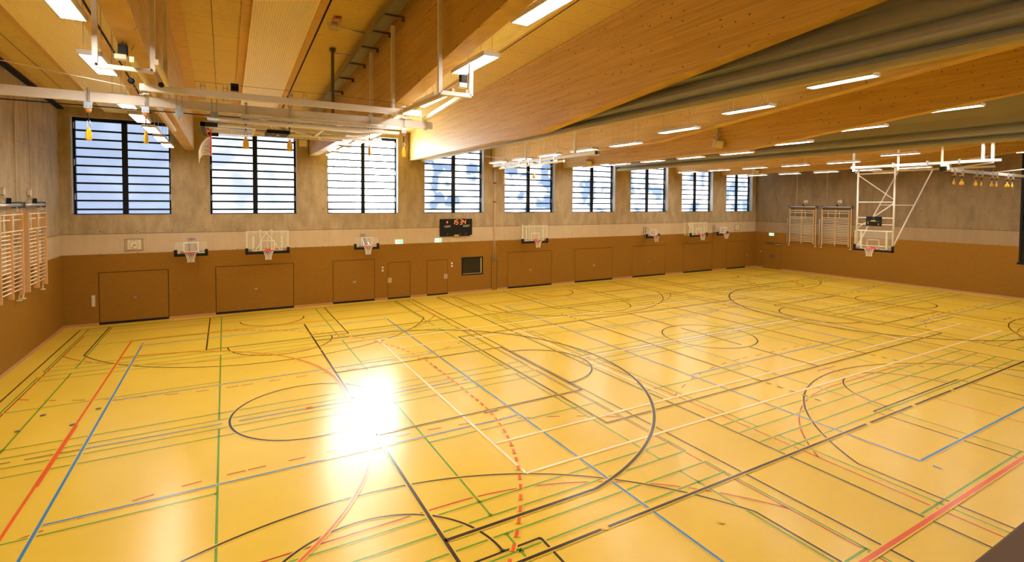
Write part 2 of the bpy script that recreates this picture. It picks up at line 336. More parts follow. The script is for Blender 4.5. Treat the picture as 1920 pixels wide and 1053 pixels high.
# ------------------------------------------------------------------ floor with its court markings
def make_floor():
    F = MB()
    F.add([(0, 0, 0), (L, 0, 0), (L, YF, 0), (0, YF, 0)], [(0, 3, 2, 1)], M_FLOOR)
    F.box(0, L, YF, 0, -0.2, -0.02, M_FLOOR)
    lvl = [0]
    def quad(a, b, wd, z, mat):
        a = Vector((a[0], a[1], 0)); b = Vector((b[0], b[1], 0)); d = (b-a).normalized(); n = Vector((-d.y, d.x, 0))*wd/2
        zz = Vector((0, 0, z)); F.add([a-n+zz, b-n+zz, b+n+zz, a+n+zz], [(0, 1, 2, 3)], mat)
    def clipseg(a, b):
        ax, ay = a; bx, by = b
        return (ax, max(ay, YF+0.02)), (bx, max(by, YF+0.02))
    def line(a, b, wd, mat, lv, gap=True):
        a, b = clipseg(a, b)
        if (Vector(a)-Vector(b)).length < 0.02: return
        z = 0.0004*(2*lv+2)
        if gap: quad(a, b, wd+0.05, z-0.0004, M_FLOOR)
        quad(a, b, wd, z, mat)
    def X(y, x0, x1, wd, mat, lv): line((x0, y), (x1, y), wd, mat, lv)
    def Y(x, y0, y1, wd, mat, lv): line((x, y0), (x, y1), wd, mat, lv)
    def arc(c, r, a0, a1, wd, mat, lv, n=48, dash=None):
        """ring strip; dash = (on, off) lengths in metres"""
        z = 0.0004*(2*lv+2)
        def strip(t0, t1, w_, zz, m_, k):
            vs = []; fs = []
            for i in range(k+1):
                t = t0+(t1-t0)*i/k
                for rr in (r-w_/2, r+w_/2): vs.append((c[0]+rr*math.cos(t), c[1]+rr*math.sin(t), zz))
            for i in range(k):
                fs.append((2*i, 2*i+1, 2*i+3, 2*i+2))
            if min(v[1] for v in vs) > YF: F.add(vs, fs, m_)
        a0, a1 = math.radians(a0), math.radians(a1)
        if dash is None:
            m_ = max(2, n//8)
            for k in range(m_):
                t0, t1 = a0+(a1-a0)*k/m_, a0+(a1-a0)*(k+1)/m_
                strip(t0, t1, wd+0.05, z-0.0004, M_FLOOR, 8); strip(t0, t1, wd, z, mat, 8)
        else:
            t = a0; sg = 1 if a1 > a0 else -1
            while (a1-t)*sg > 0:
                t2 = t+sg*dash[0]/r; strip(t, t2, wd+0.05, z-0.0004, M_FLOOR, 3); strip(t, t2, wd, z, mat, 3); t = t2+sg*dash[1]/r
    def dashes(p0, p1, on, off, wd, mat, lv):
        p0, p1 = Vector(p0), Vector(p1); d = (p1-p0); T = d.length; d.normalize(); t = 0
        while t < T: line(tuple(p0+d*t), tuple(p0+d*min(T, t+on)), wd, mat, lv); t += on+off
    mir = lambda y: 2*YC-y
    mods = [7.76, 22.92, 38.07]
    for mi, cx in enumerate(mods):
        # --- black basketball courts across the hall
        hw = 7.05 if mi == 0 else 6.66
        for sx in (-1, 1): Y(cx+sx*hw, -0.72, -26.6, 0.045, M_BK, 5)
        X(-0.72, cx-hw, cx+hw, 0.045, M_BK, 5); X(-26.6, cx-hw, cx+hw, 0.045, M_BK, 5)
        tw = 6.1 if mi == 0 else 5.72
        for s, yb in ((1, -0.72), (-1, -26.62)):
            m2 = (lambda y: y) if s == 1 else mir
            for sx in (-1, 1):
                Y(cx+sx*2.47, yb, m2(-6.48), 0.045, M_BK, 5)
                Y(cx+sx*tw, yb, m2(-5.25), 0.045, M_BK, 5)
            X(m2(-6.48), cx-2.47, cx+2.47, 0.045, M_BK, 5)
            hy = m2(-2.27)
            dy = 2.98; a = math.degrees(math.atan2(dy, tw)); R_ = math.hypot(dy, tw)
            if s == 1: arc((cx, hy), R_, -a, -180+a, 0.045, M_BK, 5)
            else: arc((cx, hy), R_, a, 180-a, 0.045, M_BK, 5)
            arc((cx, m2(-6.48)), 1.8, (-180 if s == 1 else 0), (0 if s == 1 else 180), 0.045, M_BK, 5)
            arc((cx, hy), 1.3, (-180 if s == 1 else 0), (0 if s == 1 else 180), 0.045, M_BK, 5, 24)
        arc((cx, YC), 1.8, 0, 360, 0.05, M_BK, 5, 80)
        # --- small red handball courts across the hall
        rw = 6.70 if mi == 0 else 6.16
        for sx in (-1, 1): Y(cx+sx*rw, -2.02, -25.3, 0.035, M_RD2, 3)
        for s in (1, -1):
            m2 = (lambda y: y) if s == 1 else mir
            X(m2(-2.02), cx-rw, cx+rw, 0.035, M_RD2, 3)
            X(m2(-8.02), cx-1.5, cx+1.5, 0.035, M_RD2, 3)
            dx = rw-1.5; a = math.degrees(math.acos(min(1, dx/6.0)))
            gy = m2(-2.02)
            if s == 1:
                arc((cx-1.5, gy), 6, -180+a, -90, 0.035, M_RD2, 3); arc((cx+1.5, gy), 6, -90, -a, 0.035, M_RD2, 3)
                a9 = math.degrees(math.acos(dx/9.0)); 
                arc((cx-1.5, gy), 9, -180+a9, -90, 0.035, M_RD2, 3, dash=(0.32, 0.42)); arc((cx+1.5, gy), 9, -90, -a9, 0.035, M_RD2, 3, dash=(0.32, 0.42))
            else:
                arc((cx-1.5, gy), 6, 180-a, 90, 0.035, M_RD2, 3); arc((cx+1.5, gy), 6, 90, a, 0.035, M_RD2, 3)
                a9 = math.degrees(math.acos(dx/9.0))
                arc((cx-1.5, gy), 9, 180-a9, 90, 0.035, M_RD2, 3, dash=(0.32, 0.42)); arc((cx+1.5, gy), 9, 90, a9, 0.035, M_RD2, 3, dash=(0.32, 0.42))
            dashes((cx-1.5, m2(-11.02)), (cx+1.5, m2(-11.02)), 0.32, 0.42, 0.035, M_RD2, 3)
            X(m2(-9.02), cx-0.5, cx+0.5, 0.035, M_RD2, 3)
        # --- green badminton courts, four per third
        for ya, yb in ((-0.76, -6.84), (-7.37, -13.40), (-13.93, -19.98), (-20.50, -26.57)):
            if mi == 0: xs = (0.98, 1.75, 5.74, 9.80, 13.76, 14.52)
            else: xs = (cx-6.70, cx-5.93, cx-2.0, cx+2.0, cx+5.93, cx+6.70)
            for y in (ya, yb, ya-0.46, yb+0.46): X(y, xs[0], xs[5], 0.04, M_GR, 4)
            for x in xs: Y(x, ya, yb, 0.04, M_GR, 4)
            ym = (ya+yb)/2
            X(ym, xs[0], xs[2], 0.04, M_GR, 4); X(ym, xs[3], xs[5], 0.04, M_GR, 4)
        # --- blue volleyball courts across the hall
        bw = 4.55 if mi == 0 else 4.47
        bcx = 7.76 if mi == 0 else (22.93 if mi == 1 else 38.05)
        for sx in (-1, 1): Y(bcx+sx*bw, -4.66, -22.66, 0.05, M_BL, 8)
        for y in (-4.66, -22.66): X(y, bcx-bw, bcx+bw, 0.05, M_BL, 7)
        for y in (-10.66, -16.64): X(y, bcx-bw, bcx+bw, 0.045, M_BL, 7)
        dashes((bcx-bw, YC), (bcx+bw, YC), 2.6, 0.35, 0.04, M_BL, 7)
        for sx in (-1, 1): Y(bcx+sx*bw, -4.32, -4.42, 0.05, M_BL, 7); Y(bcx+sx*bw, -22.88, -23.03, 0.05, M_BL, 7)
    # --- white tennis court
    for y in (-8.05, -19.09): X(y, 11.03, 34.75, 0.05, M_WT, 9)
    for y in (-9.46, -17.70): X(y, 11.03, 34.75, 0.05, M_WT, 9)
    for x in (11.03, 34.75): Y(x, -8.05, -19.09, 0.05, M_WT, 9)
    for x in (16.53, 29.35): Y(x, -9.46, -17.70, 0.05, M_WT, 9)
    X(-13.58, 16.53, 29.35, 0.05, M_WT, 9)
    # --- black volleyball court along the hall
    X(-9.08, 13.93, 31.9, 0.05, M_BK, 11); X(-18.07, 13.93, 31.9, 0.05, M_BK, 11)
    for x in (13.93, 19.95, 25.9, 31.9): Y(x, -9.08, -18.07, 0.05, M_BK, 11)
    dashes((22.91, -9.08), (22.91, -18.07), 2.9, 0.3, 0.05, M_BK, 11)
    for x in (19.95, 25.9):
        for k in range(5):
            for s in (1, -1):
                y0 = (-18.2-0.36*k) if s == 1 else mir(-18.2-0.36*k)
                Y(x, y0, y0-0.16*s, 0.045, M_BK, 11)
    # --- black main basketball court
    for y, side in ((-6.02, 0), (-21.18, 1)):
        if side: 
            X(y, 8.87, 11.20, 0.06, M_BK, 12); X(y, 11.36, 17.50, 0.06, M_BK, 12)
            for a, b in ((17.50, 19.42), (19.62, 21.73), (21.91, 24.07), (24.21, 36.95)): X(y, a, b, 0.06, M_BK, 12)
        else: X(y, 8.87, 36.95, 0.05, M_BK, 12)
    for s in (0, 1):
        g = (lambda x: x) if s == 0 else (lambda x: 2*22.91-x)
        x0 = 8.87
        for a, b in ((-4.04, -6.02), (-6.10, -8.36), (-8.45, -13.5), (-13.6, -21.18), (-21.18, -23.6)): Y(g(x0), a, b, 0.06, M_BK, 12)
        for y in (-11.15, -16.02): X(y, g(x0), g(14.74), 0.05, M_BK, 12)
        Y(g(14.74), -11.15, -16.02, 0.06, M_BK, 12)
        c = (g(10.42), -13.61)
        for y, sgn in ((-7.02, 1), (-20.20, -1)): X(y, g(x0), g(10.42+1.46), 0.07, M_BK, 12)
        a = math.degrees(math.asin(6.59/6.75))
        if s == 0: arc(c, 6.75, a, -a, 0.07, M_BK, 12, 96); arc((14.74, -13.58), 1.8, 90, -90, 0.055, M_BK, 12)
        else: arc(c, 6.75, 180-a, 180+a, 0.07, M_BK, 12, 96); arc((g(14.74), -13.58), 1.8, 90, 270, 0.055, M_BK, 12)
        for x in (11.57, 12.45): X(-16.13, g(x), g(x+0.4), 0.05, M_BK, 12) if x < 12 else None
        X(-11.05, g(11.57), g(11.97), 0.05, M_BK, 12)
    Y(17.88, -3.97, -5.97, 0.05, M_BK, 12)
    # --- red main handball court
    HX0, HX1 = 2.79, 43.03
    for y in (-3.69, -23.67): X(y, HX0, HX1, 0.05 if y > -10 else 0.075, M_RD, 14)
    for x, sg in ((HX0, 1), (HX1, -1)):
        Y(x, -3.69, -23.67, 0.055, M_RD, 14)
        line((x+sg*0.012, -12.13), (x+sg*0.012, -15.14), 0.085, M_RD, 15, False)
        c1, c2 = (x, -12.13), (x, -15.14)
        if sg == 1:
            arc(c1, 6, 90, 0, 0.05, M_RD, 14, 64); arc(c2, 6, 0, -90, 0.05, M_RD, 14, 64)
            arc(c1, 9, 70, 0, 0.055, M_RD, 14, dash=(0.17, 0.17)); arc(c2, 9, 0, -70, 0.06, M_RD, 14, dash=(0.17, 0.17))
        else:
            arc(c1, 6, 90, 180, 0.05, M_RD, 14, 64); arc(c2, 6, 180, 270, 0.05, M_RD, 14, 64)
            arc(c1, 9, 110, 180, 0.055, M_RD, 14, dash=(0.17, 0.17)); arc(c2, 9, 180, 250, 0.06, M_RD, 14, dash=(0.17, 0.17))
        Y(x+sg*6, -12.13, -15.14, 0.05, M_RD, 14); Y(x+sg*9, -12.2, -15.1, 0.055, M_RD, 14) if False else None
        dashes((x+sg*9, -12.13), (x+sg*9, -15.14), 0.17, 0.17, 0.055, M_RD, 14)
        Y(x+sg*7, -13.0, -14.0, 0.04, M_RD, 13)
    Y(22.95, -3.69, -9.0, 0.035, M_RD2, 3); Y(22.95, -18.2, -23.67, 0.035, M_RD, 3)
    X(-13.67, 1.92-0.6, 2.07, 0.03, M_BK, 10); X(-13.67, 2.28, 3.18, 0.03, M_BK, 10)
    F.box(7.68, 7.84, -13.73, -13.61, 0.0145, 0.0148, M_RD)          # red spot in the left centre circle
    # round brass floor-socket covers
    for x, y in ((1.95, -11.0), (1.72, -11.9), (3.05, -11.15), (2.72, -12.05), (1.95, -16.1), (1.92, -17.4), (13.1, -22.0), (11.28, -21.18), (12.95, -8.9), (20.6, -16.8)):
        vs = [(x+0.06*math.cos(t*PI/8), y+0.06*math.sin(t*PI/8), 0.015) for t in range(16)]
        F.add(vs, [tuple(range(16))], M_FLOOR if x > 9 else M_DARKSTEEL)
    o = F.build('floor', fix=False)
    for p in o.data.polygons: pass
    return struct(o)
make_floor()
# ------------------------------------------------------------------ walls
GAR = [(1.20, 3.69, 2.25), (5.51, 8.90, 2.26), (10.77, 12.94, 2.26), (21.15, 24.44, 2.26), (26.30, 29.58, 2.26), (31.44, 34.72, 2.26), (36.62, 39.94, 2.26), (41.65, 44.06, 2.26)]
SNG = [(13.64, 14.93, 2.02, 'L'), (15.90, 17.17, 2.02, 'R')]
OBS = (18.05, 19.45, 1.02, 2.09)
def make_walls():
    W_ = MB(); T = 0.5
    # concrete window wall: below sills, above heads, piers
    W_.box(0, L, 0, T, 0, SILL, M_CONC); W_.box(-T, 0, 0, T, 0, 9.4, M_CONC); W_.box(L, L+T, 0, T, 0, 9.4, M_CONC)
    W_.box(0, L, 0, T, HEAD, ceil_z(0)+0.1, M_CONC)
    xs = [0]+[v for ab in WIN for v in ab]+[L]
    for i in range(0, len(xs), 2):
        W_.box(xs[i], xs[i+1], 0, T, SILL, HEAD, M_CONC)
    struct(W_.build('wall_back'))
    W_ = MB(); W_.prism([(0, 0), (YB, 0), (YB, ceil_z(YB)+.1), (0, ceil_z(0)+.1)], 'X', -T, 0, M_CONC); struct(W_.build('wall_left'))
    # right wall with the dark glazed bay
    ya, yb = -16.6, -21.5
    W_ = MB()
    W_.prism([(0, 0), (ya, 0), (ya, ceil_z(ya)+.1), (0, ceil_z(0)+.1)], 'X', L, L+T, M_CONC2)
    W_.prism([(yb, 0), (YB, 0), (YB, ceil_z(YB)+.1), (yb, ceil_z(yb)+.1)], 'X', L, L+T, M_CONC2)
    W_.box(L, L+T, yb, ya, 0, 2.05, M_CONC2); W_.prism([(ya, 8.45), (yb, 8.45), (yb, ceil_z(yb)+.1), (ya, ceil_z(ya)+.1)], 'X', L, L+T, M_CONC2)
    struct(W_.build('wall_right'))
    W_ = MB()
    W_.box(-T, L+T, YB-T, YB, -0.2, 11.3, M_CONC); W_.box(0, L, YF-0.3, YF, 0, 3.4, M_PANEL); W_.box(0, L, YB, YF-0.3, 3.2, 3.5, M_CONC)
    struct(W_.build('wall_front'))
    # gallery parapet (its soft dark corner shows bottom right)
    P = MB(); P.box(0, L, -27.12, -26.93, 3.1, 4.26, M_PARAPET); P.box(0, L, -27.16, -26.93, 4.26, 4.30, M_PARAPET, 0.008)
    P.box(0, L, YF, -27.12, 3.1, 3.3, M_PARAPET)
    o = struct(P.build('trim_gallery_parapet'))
    # window 10: the dark glazed bay in the right wall
    Wn = MB(); Wn.box(L+0.30, L+0.36, yb, ya, 2.05, 8.45, M_DARKROOM); Wn.box(L, L+0.3, ya-0.02, ya-0.10, 2.05, 8.45, M_FRAME)
    for y in (-16.62, -17.8, -19.0, -20.2, -21.4): Wn.box(L+0.02, L+0.08, y-0.06, y, 2.05, 8.45, M_FRAME)
    Wn.box(L-0.06, L+0.3, yb, ya+0.05, 2.0, 2.12, M_FRAME); Wn.box(L+0.02, L+0.08, yb, ya, 8.35, 8.45, M_FRAME)
    o = struct(Wn.build('window_10'))
    g = MB(); g.box(L+0.045, L+0.055, yb, ya, 2.1, 8.4, M_DGLASS); g.build('pane', o)
    # brown impact panels standing off the concrete
    def panel_run(name, boxes):
        p = MB()
        for b in boxes: p.box(*b, M_PANEL)
        return struct(p.build(name))
    t = 0.035
    boxes = []; xs = 0.0; zt = PANEL
    openings = sorted([(a, b, 0, h) for a, b, h in GAR]+[(a, b, 0, h) for a, b, h, _ in SNG]+[(OBS[0], OBS[1], OBS[2], OBS[3])]+[(20.03, 20.41, 0, 1.96)])
    x = 0.0
    for a, b, z0, z1 in openings:
        boxes.append((x, a, -t, 0, 0.0, zt))
        boxes.append((a, b, -t, 0, z1, zt))
        if z0 > 0: boxes.append((a, b, -t, 0, 0.0, z0))
        x = b
    boxes.append((x, L, -t, 0, 0, zt))
    panel_run('trim_1', boxes)
    panel_run('trim_2', [(0, t, YF, -t, 0, zt)])
    boxes = [(L-t, L, -0.83, -t, 0, zt), (L-t, L, -2.40, -0.83, 2.16, zt), (L-t, L, -16.62, -2.40, 0, zt), (L-t, L, YF, -16.62, 0, 2.0)]
    panel_run('trim_3', boxes)
    # skirtings
    s = MB(); x = 0.0
    for a, b, z0, z1 in openings:
        if z0 > 0: continue
        s.box(x, a, -t-0.035, -t, 0, 0.10, M_SKIRT, 0.006); x = b
    s.box(x, L, -t-0.035, -t, 0, 0.10, M_SKIRT, 0.006); struct(s.build('baseboard_back'))
    s = MB(); s.box(t, t+0.035, YF, -t, 0, 0.10, M_SKIRT, 0.006); struct(s.build('baseboard_left'))
    s = MB(); s.box(L-t-0.035, L-t, -0.80, -t, 0, 0.10, M_SKIRT); s.box(L-t-0.035, L-t, YF, -2.42, 0, 0.10, M_SKIRT); struct(s.build('baseboard_right'))
make_walls()
# ------------------------------------------------------------------ windows
def make_window(i, a, b):
    f = MB(); d0, d1 = 0.29, 0.46; j = 0.10; g0 = 0.41
    f.box(a, a+j, d0, d1, SILL, HEAD, M_FRAME); f.box(b-j, b, d0, d1, SILL, HEAD, M_FRAME)
    f.box(a, b, d0, d1, HEAD-0.14, HEAD, M_FRAME); f.box(a, b, d0+0.1, d1, SILL, SILL+0.03, M_FRAME)
    m = (a+b)/2+0.03
    f.box(m-0.10, m+0.10, d0, d1, SILL, HEAD, M_FRAME)
    f.box(a+j, m-0.085, d0+0.02, d0+0.10, SILL+0.17, SILL+0.245, M_FRAME); f.box(m+0.085, b-j, d0+0.02, d0+0.10, SILL+0.17, SILL+0.245, M_FRAME)
    o = struct(f.build('window_%d' % (i+1)))
    for k in range(1, 10):
        z = SILL+0.21+0.372*k
        br = MB(); br.box(a+j, m-0.085, d0+0.03, d0+0.075, z-0.038, z+0.038, M_FRAME); br.box(m+0.085, b-j, d0+0.03, d0+0.075, z-0.038, z+0.038, M_FRAME)
        br.build('glazing_bar', o)
    for s0, s1 in ((a+j, m-0.085), (m+0.085, b-j)):
        p = MB(); p.box(s0, s1, g0, g0+0.02, SILL+0.03, HEAD-0.14, GLOW[i]); p.build('pane', o)
    # pale hinges on the frame
    for z in (SILL+0.75, SILL+2.2, SILL+3.75):
        for x0 in (a+0.045, b-0.075):
            h = MB(); h.box(x0, x0+0.03, d0-0.02, d0, z-0.13, z+0.13, M_WHITE, 0.005); h.build('hinge', o)
    s = MB(); s.box(a, b, -0.01, 0.30, SILL-0.005, SILL+0.012, M_FRAME); s.build('window_sill', o)
    for x0 in (a, b-0.012):
        s = MB(); s.box(x0, x0+0.012, 0.0, 0.29, SILL+0.012, HEAD, M_LINING); s.build('reveal_lining', o)
def sun_pane():
    # the low sun stands behind the frosted panes of the third window
    m, nt, b = new_mat('pane_low_sun_glare')
    tc = N(nt, 'ShaderNodeTexCoord'); vm = N(nt, 'ShaderNodeVectorMath', operation='DISTANCE'); lk(nt, tc.outputs['Object'], vm.inputs[0]); vm.inputs[1].default_value = (13.0, 0.35, 7.2)
    f = mth(nt, 'MAXIMUM', mth(nt, 'SUBTRACT', 1.0, mth(nt, 'MULTIPLY', vm.outputs['Value'], 1/3.2)), 0.0)
    f = mth(nt, 'POWER', f, 1.1)
    g = noise(nt, coords(nt, (1, 1, 0.8)), 0.9, 3, 0.5)
    tree = ramp(nt, g, [(0.40, (0.45, 0.45, 0.5)), (0.60, (1, 1, 1))]); sp = N(nt, 'ShaderNodeSeparateColor'); lk(nt, tree, sp.inputs[0])
    st = mth(nt, 'ADD', mth(nt, 'MULTIPLY', f, 42.0), mth(nt, 'MULTIPLY', mth(nt, 'POWER', sp.outputs[0], 3.0), 9.0))
    lk(nt, st, b.inputs['Emission Strength']); b.inputs['Emission Color'].default_value = (0.82, 0.93, 1.0, 1)
    b.inputs['Base Color'].default_value = (0.3, 0.33, 0.36, 1)
    return m
GLOW[2] = sun_pane()
for i, (a, b) in enumerate(WIN): make_window(i, a, b)
# observation window in the panelling
def obs_window():
    a, b, z0, z1 = OBS
    f = MB(); w_ = 0.07
    f.box(a, a+w_, -0.05, 0.0, z0, z1, M_FRAME); f.box(b-w_, b, -0.05, 0.0, z0, z1, M_FRAME)
    f.box(a, b, -0.05, 0.0, z0, z0+w_, M_FRAME); f.box(a, b, -0.05, 0.0, z1-w_, z1, M_FRAME)
    f.box(b-w_-0.09, b-w_-0.02, -0.042, -0.004, z0+w_, z1-w_, M_RAIL); f.box(a+w_, b-w_-0.02, -0.042, -0.004, z0+w_, z0+w_+0.03, M_RAIL)
    f.box(a+w_, b-w_-0.1, -0.006, -0.002, z0+w_, z1-w_, M_DARKROOM)
    o = struct(f.build('window_11')); g = MB(); g.box(a+w_, b-w_, -0.034, -0.030, z0+w_, z1-w_, M_DGLASS); g.build('pane', o)
obs_window()
# ------------------------------------------------------------------ doors flush in the panelling
def make_doors():
    n = 0
    for a, b, h in GAR:
        n += 1
        d = MB(); g = 0.024
        d.box(a, b, -0.006, -0.001, 0, h, M_GAP); d.box(a+g, b-g, -0.036, -0.006, 0.10, h-g, M_PANEL)
        o = struct(d.build('door_%d' % n))
        s = MB(); s.box(a+g, b-g, -0.045, -0.006, 0.0, 0.10, M_RUBBER); s.build('bottom_seal', o)
        hd = MB(); xm, zm = (a+b)/2, 1.08
        hd.box(xm-0.055, xm+0.055, -0.042, -0.036, zm-0.04, zm+0.04, M_SKIRT)
        hd.tube([(xm-0.09, -0.05, zm+0.05), (xm+0.09, -0.05, zm-0.05)], 0.008, M_STEEL if n < 6 else M_DARKSTEEL); hd.tube([(xm-0.09, -0.05, zm-0.05), (xm+0.09, -0.05, zm+0.05)], 0.008, M_STEEL if n < 6 else M_DARKSTEEL)
        hd.build('door_handle', o)
    for a, b, h, side in SNG:
        n += 1
        d = MB(); g = 0.022
        d.box(a, b, -0.006, -0.001, 0, h, M_GAP); d.box(a+g, b-g, -0.036, -0.006, 0.08, h-g, M_PANEL)
        o = struct(d.build('door_%d' % n))
        s = MB(); s.box(a+g, b-g, -0.045, -0.006, 0.0, 0.08, M_RUBBER); s.build('bottom_seal', o)
        xh = a+0.12 if side == 'L' else b-0.12
        hd = MB(); hd.box(xh-0.10, xh+0.10, -0.040, -0.036, 0.92, 1.17, M_BEIGE); hd.box(xh-0.075, xh+0.075, -0.043, -0.038, 0.95, 1.14, M_SKIRT)
        hd.tube([(xh-0.05, -0.06, 1.0), (xh+0.05, -0.06, 1.08)], 0.012, M_STEEL); hd.build('door_handle', o)
    # double escape door in the right wall
    n += 1; y0, y1, h = -0.83, -2.40, 2.16
    d = MB(); d.box(L-0.006, L-0.001, y1, y0, 0, h, M_GAP)
    d.box(L-0.036, L-0.006, y0-0.012, (y0+y1)/2+0.006, 0.0, h-0.012, M_PANEL); d.box(L-0.036, L-0.006, (y0+y1)/2-0.006, y1+0.012, 0.0, h-0.012, M_PANEL)
    o = struct(d.build('door_%d' % n))
    for yy in ((y0+y1)/2+0.12, (y0+y1)/2-0.12):
        hd = MB(); hd.box(L-0.06, L-0.036, yy-0.07, yy+0.07, 0.94, 1.16, M_DARKSTEEL, 0.005); hd.build('door_handle', o)
    c = MB(); c.box(L-0.12, L-0.036, -2.42, -1.15, 2.08, 2.15, M_DARKSTEEL); c.box(L-0.13, L-0.10, -2.45, -1.9, 2.04, 2.08, M_BEIGE); c.build('door_closer', o)
make_doors()
# ------------------------------------------------------------------ ceiling
def slope_box(M, x0, x1, dz0, dz1, mat, y0=0.0, y1=YB):
    vs = []
    for y in (y0, y1):
        for x, dz in ((x0, dz0), (x1, dz0), (x1, dz1), (x0, dz1)): vs.append((x, y, ceil_z(y)+dz))
    M.add(vs, [(0, 1, 2, 3), (7, 6, 5, 4), (0, 4, 5, 1), (1, 5, 6, 2), (2, 6, 7, 3), (3, 7, 4, 0)], mat)
def make_ceiling():
    c = MB(); slope_box(c, -0.3, L+0.3, 0.0, 0.25, M_OSB, 0.3, YB-0.2)
    bays = [(0, BEAMS[0][0])]+[(BEAMS[i][1], BEAMS[i+1][0]) for i in range(7)]+[(BEAMS[7][1], L)]
    for a, b in bays:
        m = (a+b)/2
        for x0, x1 in ((a, a+0.32), (m-0.88, m-0.66), (m+0.70, m+0.92), (b-0.14, b)):
            slope_box(c, max(x0, 0), min(x1, L), -0.012, 0.0, M_PLY)
        slope_box(c, m+0.92, m+0.97, -0.004, 0.0, M_GAP)
        xs = (a+0.32+m-0.88)/2; slope_box(c, xs-0.005, xs+0.005, -0.004, 0.0, M_GAP)
    struct(c.build('ceiling'))
    for k, (a, b) in enumerate(bays):
        m = (a+b)/2; r = MB(); x0, x1 = m-0.66, m+0.70; n = 24; p = (x1-x0)/n
        prof = []
        for i in range(n):
            xx = x0+p*i
            prof += [(xx, -0.10), (xx+p*0.55, -0.10), (xx+p*0.65, -0.088), (xx+p*0.9, -0.088)]
        prof += [(x1, -0.10), (x1, -0.012), (x0, -0.012)]
        vs = [(q[0], y, ceil_z(y)+q[1]) for y in (-0.05, YB+0.1) for q in prof]; m_ = len(prof)
        fs = [(i, (i+1) % m_, (i+1) % m_+m_, i+m_) for i in range(m_)]
        r.add(vs, fs, M_RIB)
        r.add([vs[0], vs[m_-3], vs[m_-2], vs[m_-1]], [(0, 1, 2, 3)], M_RIB)
        struct(r.build('trim_ribbed_panel'))
make_ceiling()
def make_beam(a, b):
    ys = [0.0, -13.2, -13.5, -13.8, -15, -20, YB]
    bot = [(y, beam_z(y)) for y in ys]; top = [(YB, ceil_z(YB)+0.02), (0.0, ceil_z(0)+0.02)]
    m = MB(); m.prism(bot+top, 'X', a, b, M_BEAM)
    o = m.build('glulam_roof_beam'); bv = o.modifiers.new('bevel', 'BEVEL'); bv.width = 0.012; bv.segments = 2; bv.limit_method = 'ANGLE'
    struct(o)
    s = MB()
    s.box(a-0.02, a, -0.004, 0.0, 7.62, ceil_z(0), M_GAP); s.build('dark_end_joint', o)
for a, b in BEAMS: make_beam(a, b)
# ------------------------------------------------------------------ pendant lamps
def make_lamp():
    t = thing('pendant_lamp', 'x', 'lamp')
    w_, l_, h_ = 0.34, 1.56, 0.085
    m = MB()
    m.box(-w_/2, w_/2, -l_/2, l_/2, h_-0.02, h_, M_LAMPBODY)
    for sx in (-1, 1): m.box(sx*w_/2, sx*(w_/2-0.022), -l_/2, l_/2, 0, h_, M_LAMPBODY)
    for sy in (-1, 1): m.box(-w_/2, w_/2, sy*l_/2, sy*(l_/2-0.022), 0, h_, M_LAMPBODY)
    m.build('lamp_housing', t)
    d = MB(); d.box(-w_/2+0.024, w_/2-0.024, -l_/2+0.024, l_/2-0.024, 0.012, 0.02, M_LAMPGLOW); d.build('lamp_diffuser', t)
    u = MB(); u.box(-w_/2+0.03, w_/2-0.03, -l_/2+0.03, l_/2-0.03, h_+0.001, h_+0.004, M_CEILFILL); u.build('added_glow_plate', t)  # added glowing plate on top of the housing, hidden from below, fills the ceiling
    g = MB()
    g.box(-0.006, 0.006, -l_/2+0.03, l_/2-0.03, 0.004, 0.012, M_LAMPGLOW2)
    for sy in (-1, 1): g.box(-w_/2+0.024, w_/2-0.024, sy*(l_/2-0.07), sy*(l_/2-0.062), 0.004, 0.012, M_STEEL)
    g.build('louvre', t)
    return t
LAMP_ROWS = [ # x centre, phrase, how many
 (3.95, 'left of the first roof beam', 0), (10.28, 'right of the second roof beam', 0),
 (19.07, 'before the fourth roof beam', 0), (25.82, 'behind the fifth roof beam', 0),
 (34.15, 'beyond the far curtain', 0), (41.4, 'behind the last roof beam', 0)]
lamp0 = make_lamp(); lamps = []
for ri, (x, ph, _) in enumerate(LAMP_ROWS):
    for k in range(10):
        y = -2.85-2.56*k+(0, 0, 0.2, 0.45, 0.27, 0)[ri]
        z = 7.53+0.11*max(0, abs(y)-13.4)+(0.05 if ri == 3 else 0)
        where = 'nearest the window wall' if k == 0 else ORD[k]+' from the window wall'
        lab = 'white pendant lamp %s, %s' % (ph, where)
        if not lamps: o = lamp0; o.location = (x, y, z); o['label'] = lab; o['group'] = 'pendant lamps over the hall'
        else: o = dup(lamp0, (x, y, z), (0, 0, 0), lab)
        lamps.append(o)
for o in lamps:
    x, y, z = o.location
    for sx, sy in ((-0.12, -0.55), (0.12, -0.55), (-0.12, 0.55), (0.12, 0.55)):
        wr = MB(); wr.tube([(sx, sy, 0.08), (sx, sy, ceil_z(y+sy)-z-(0.09 if abs(x-12.4) < 0.7 else 0.004))], 0.0035, M_DARKSTEEL, 4)
        wr.build('suspension_wire', o)
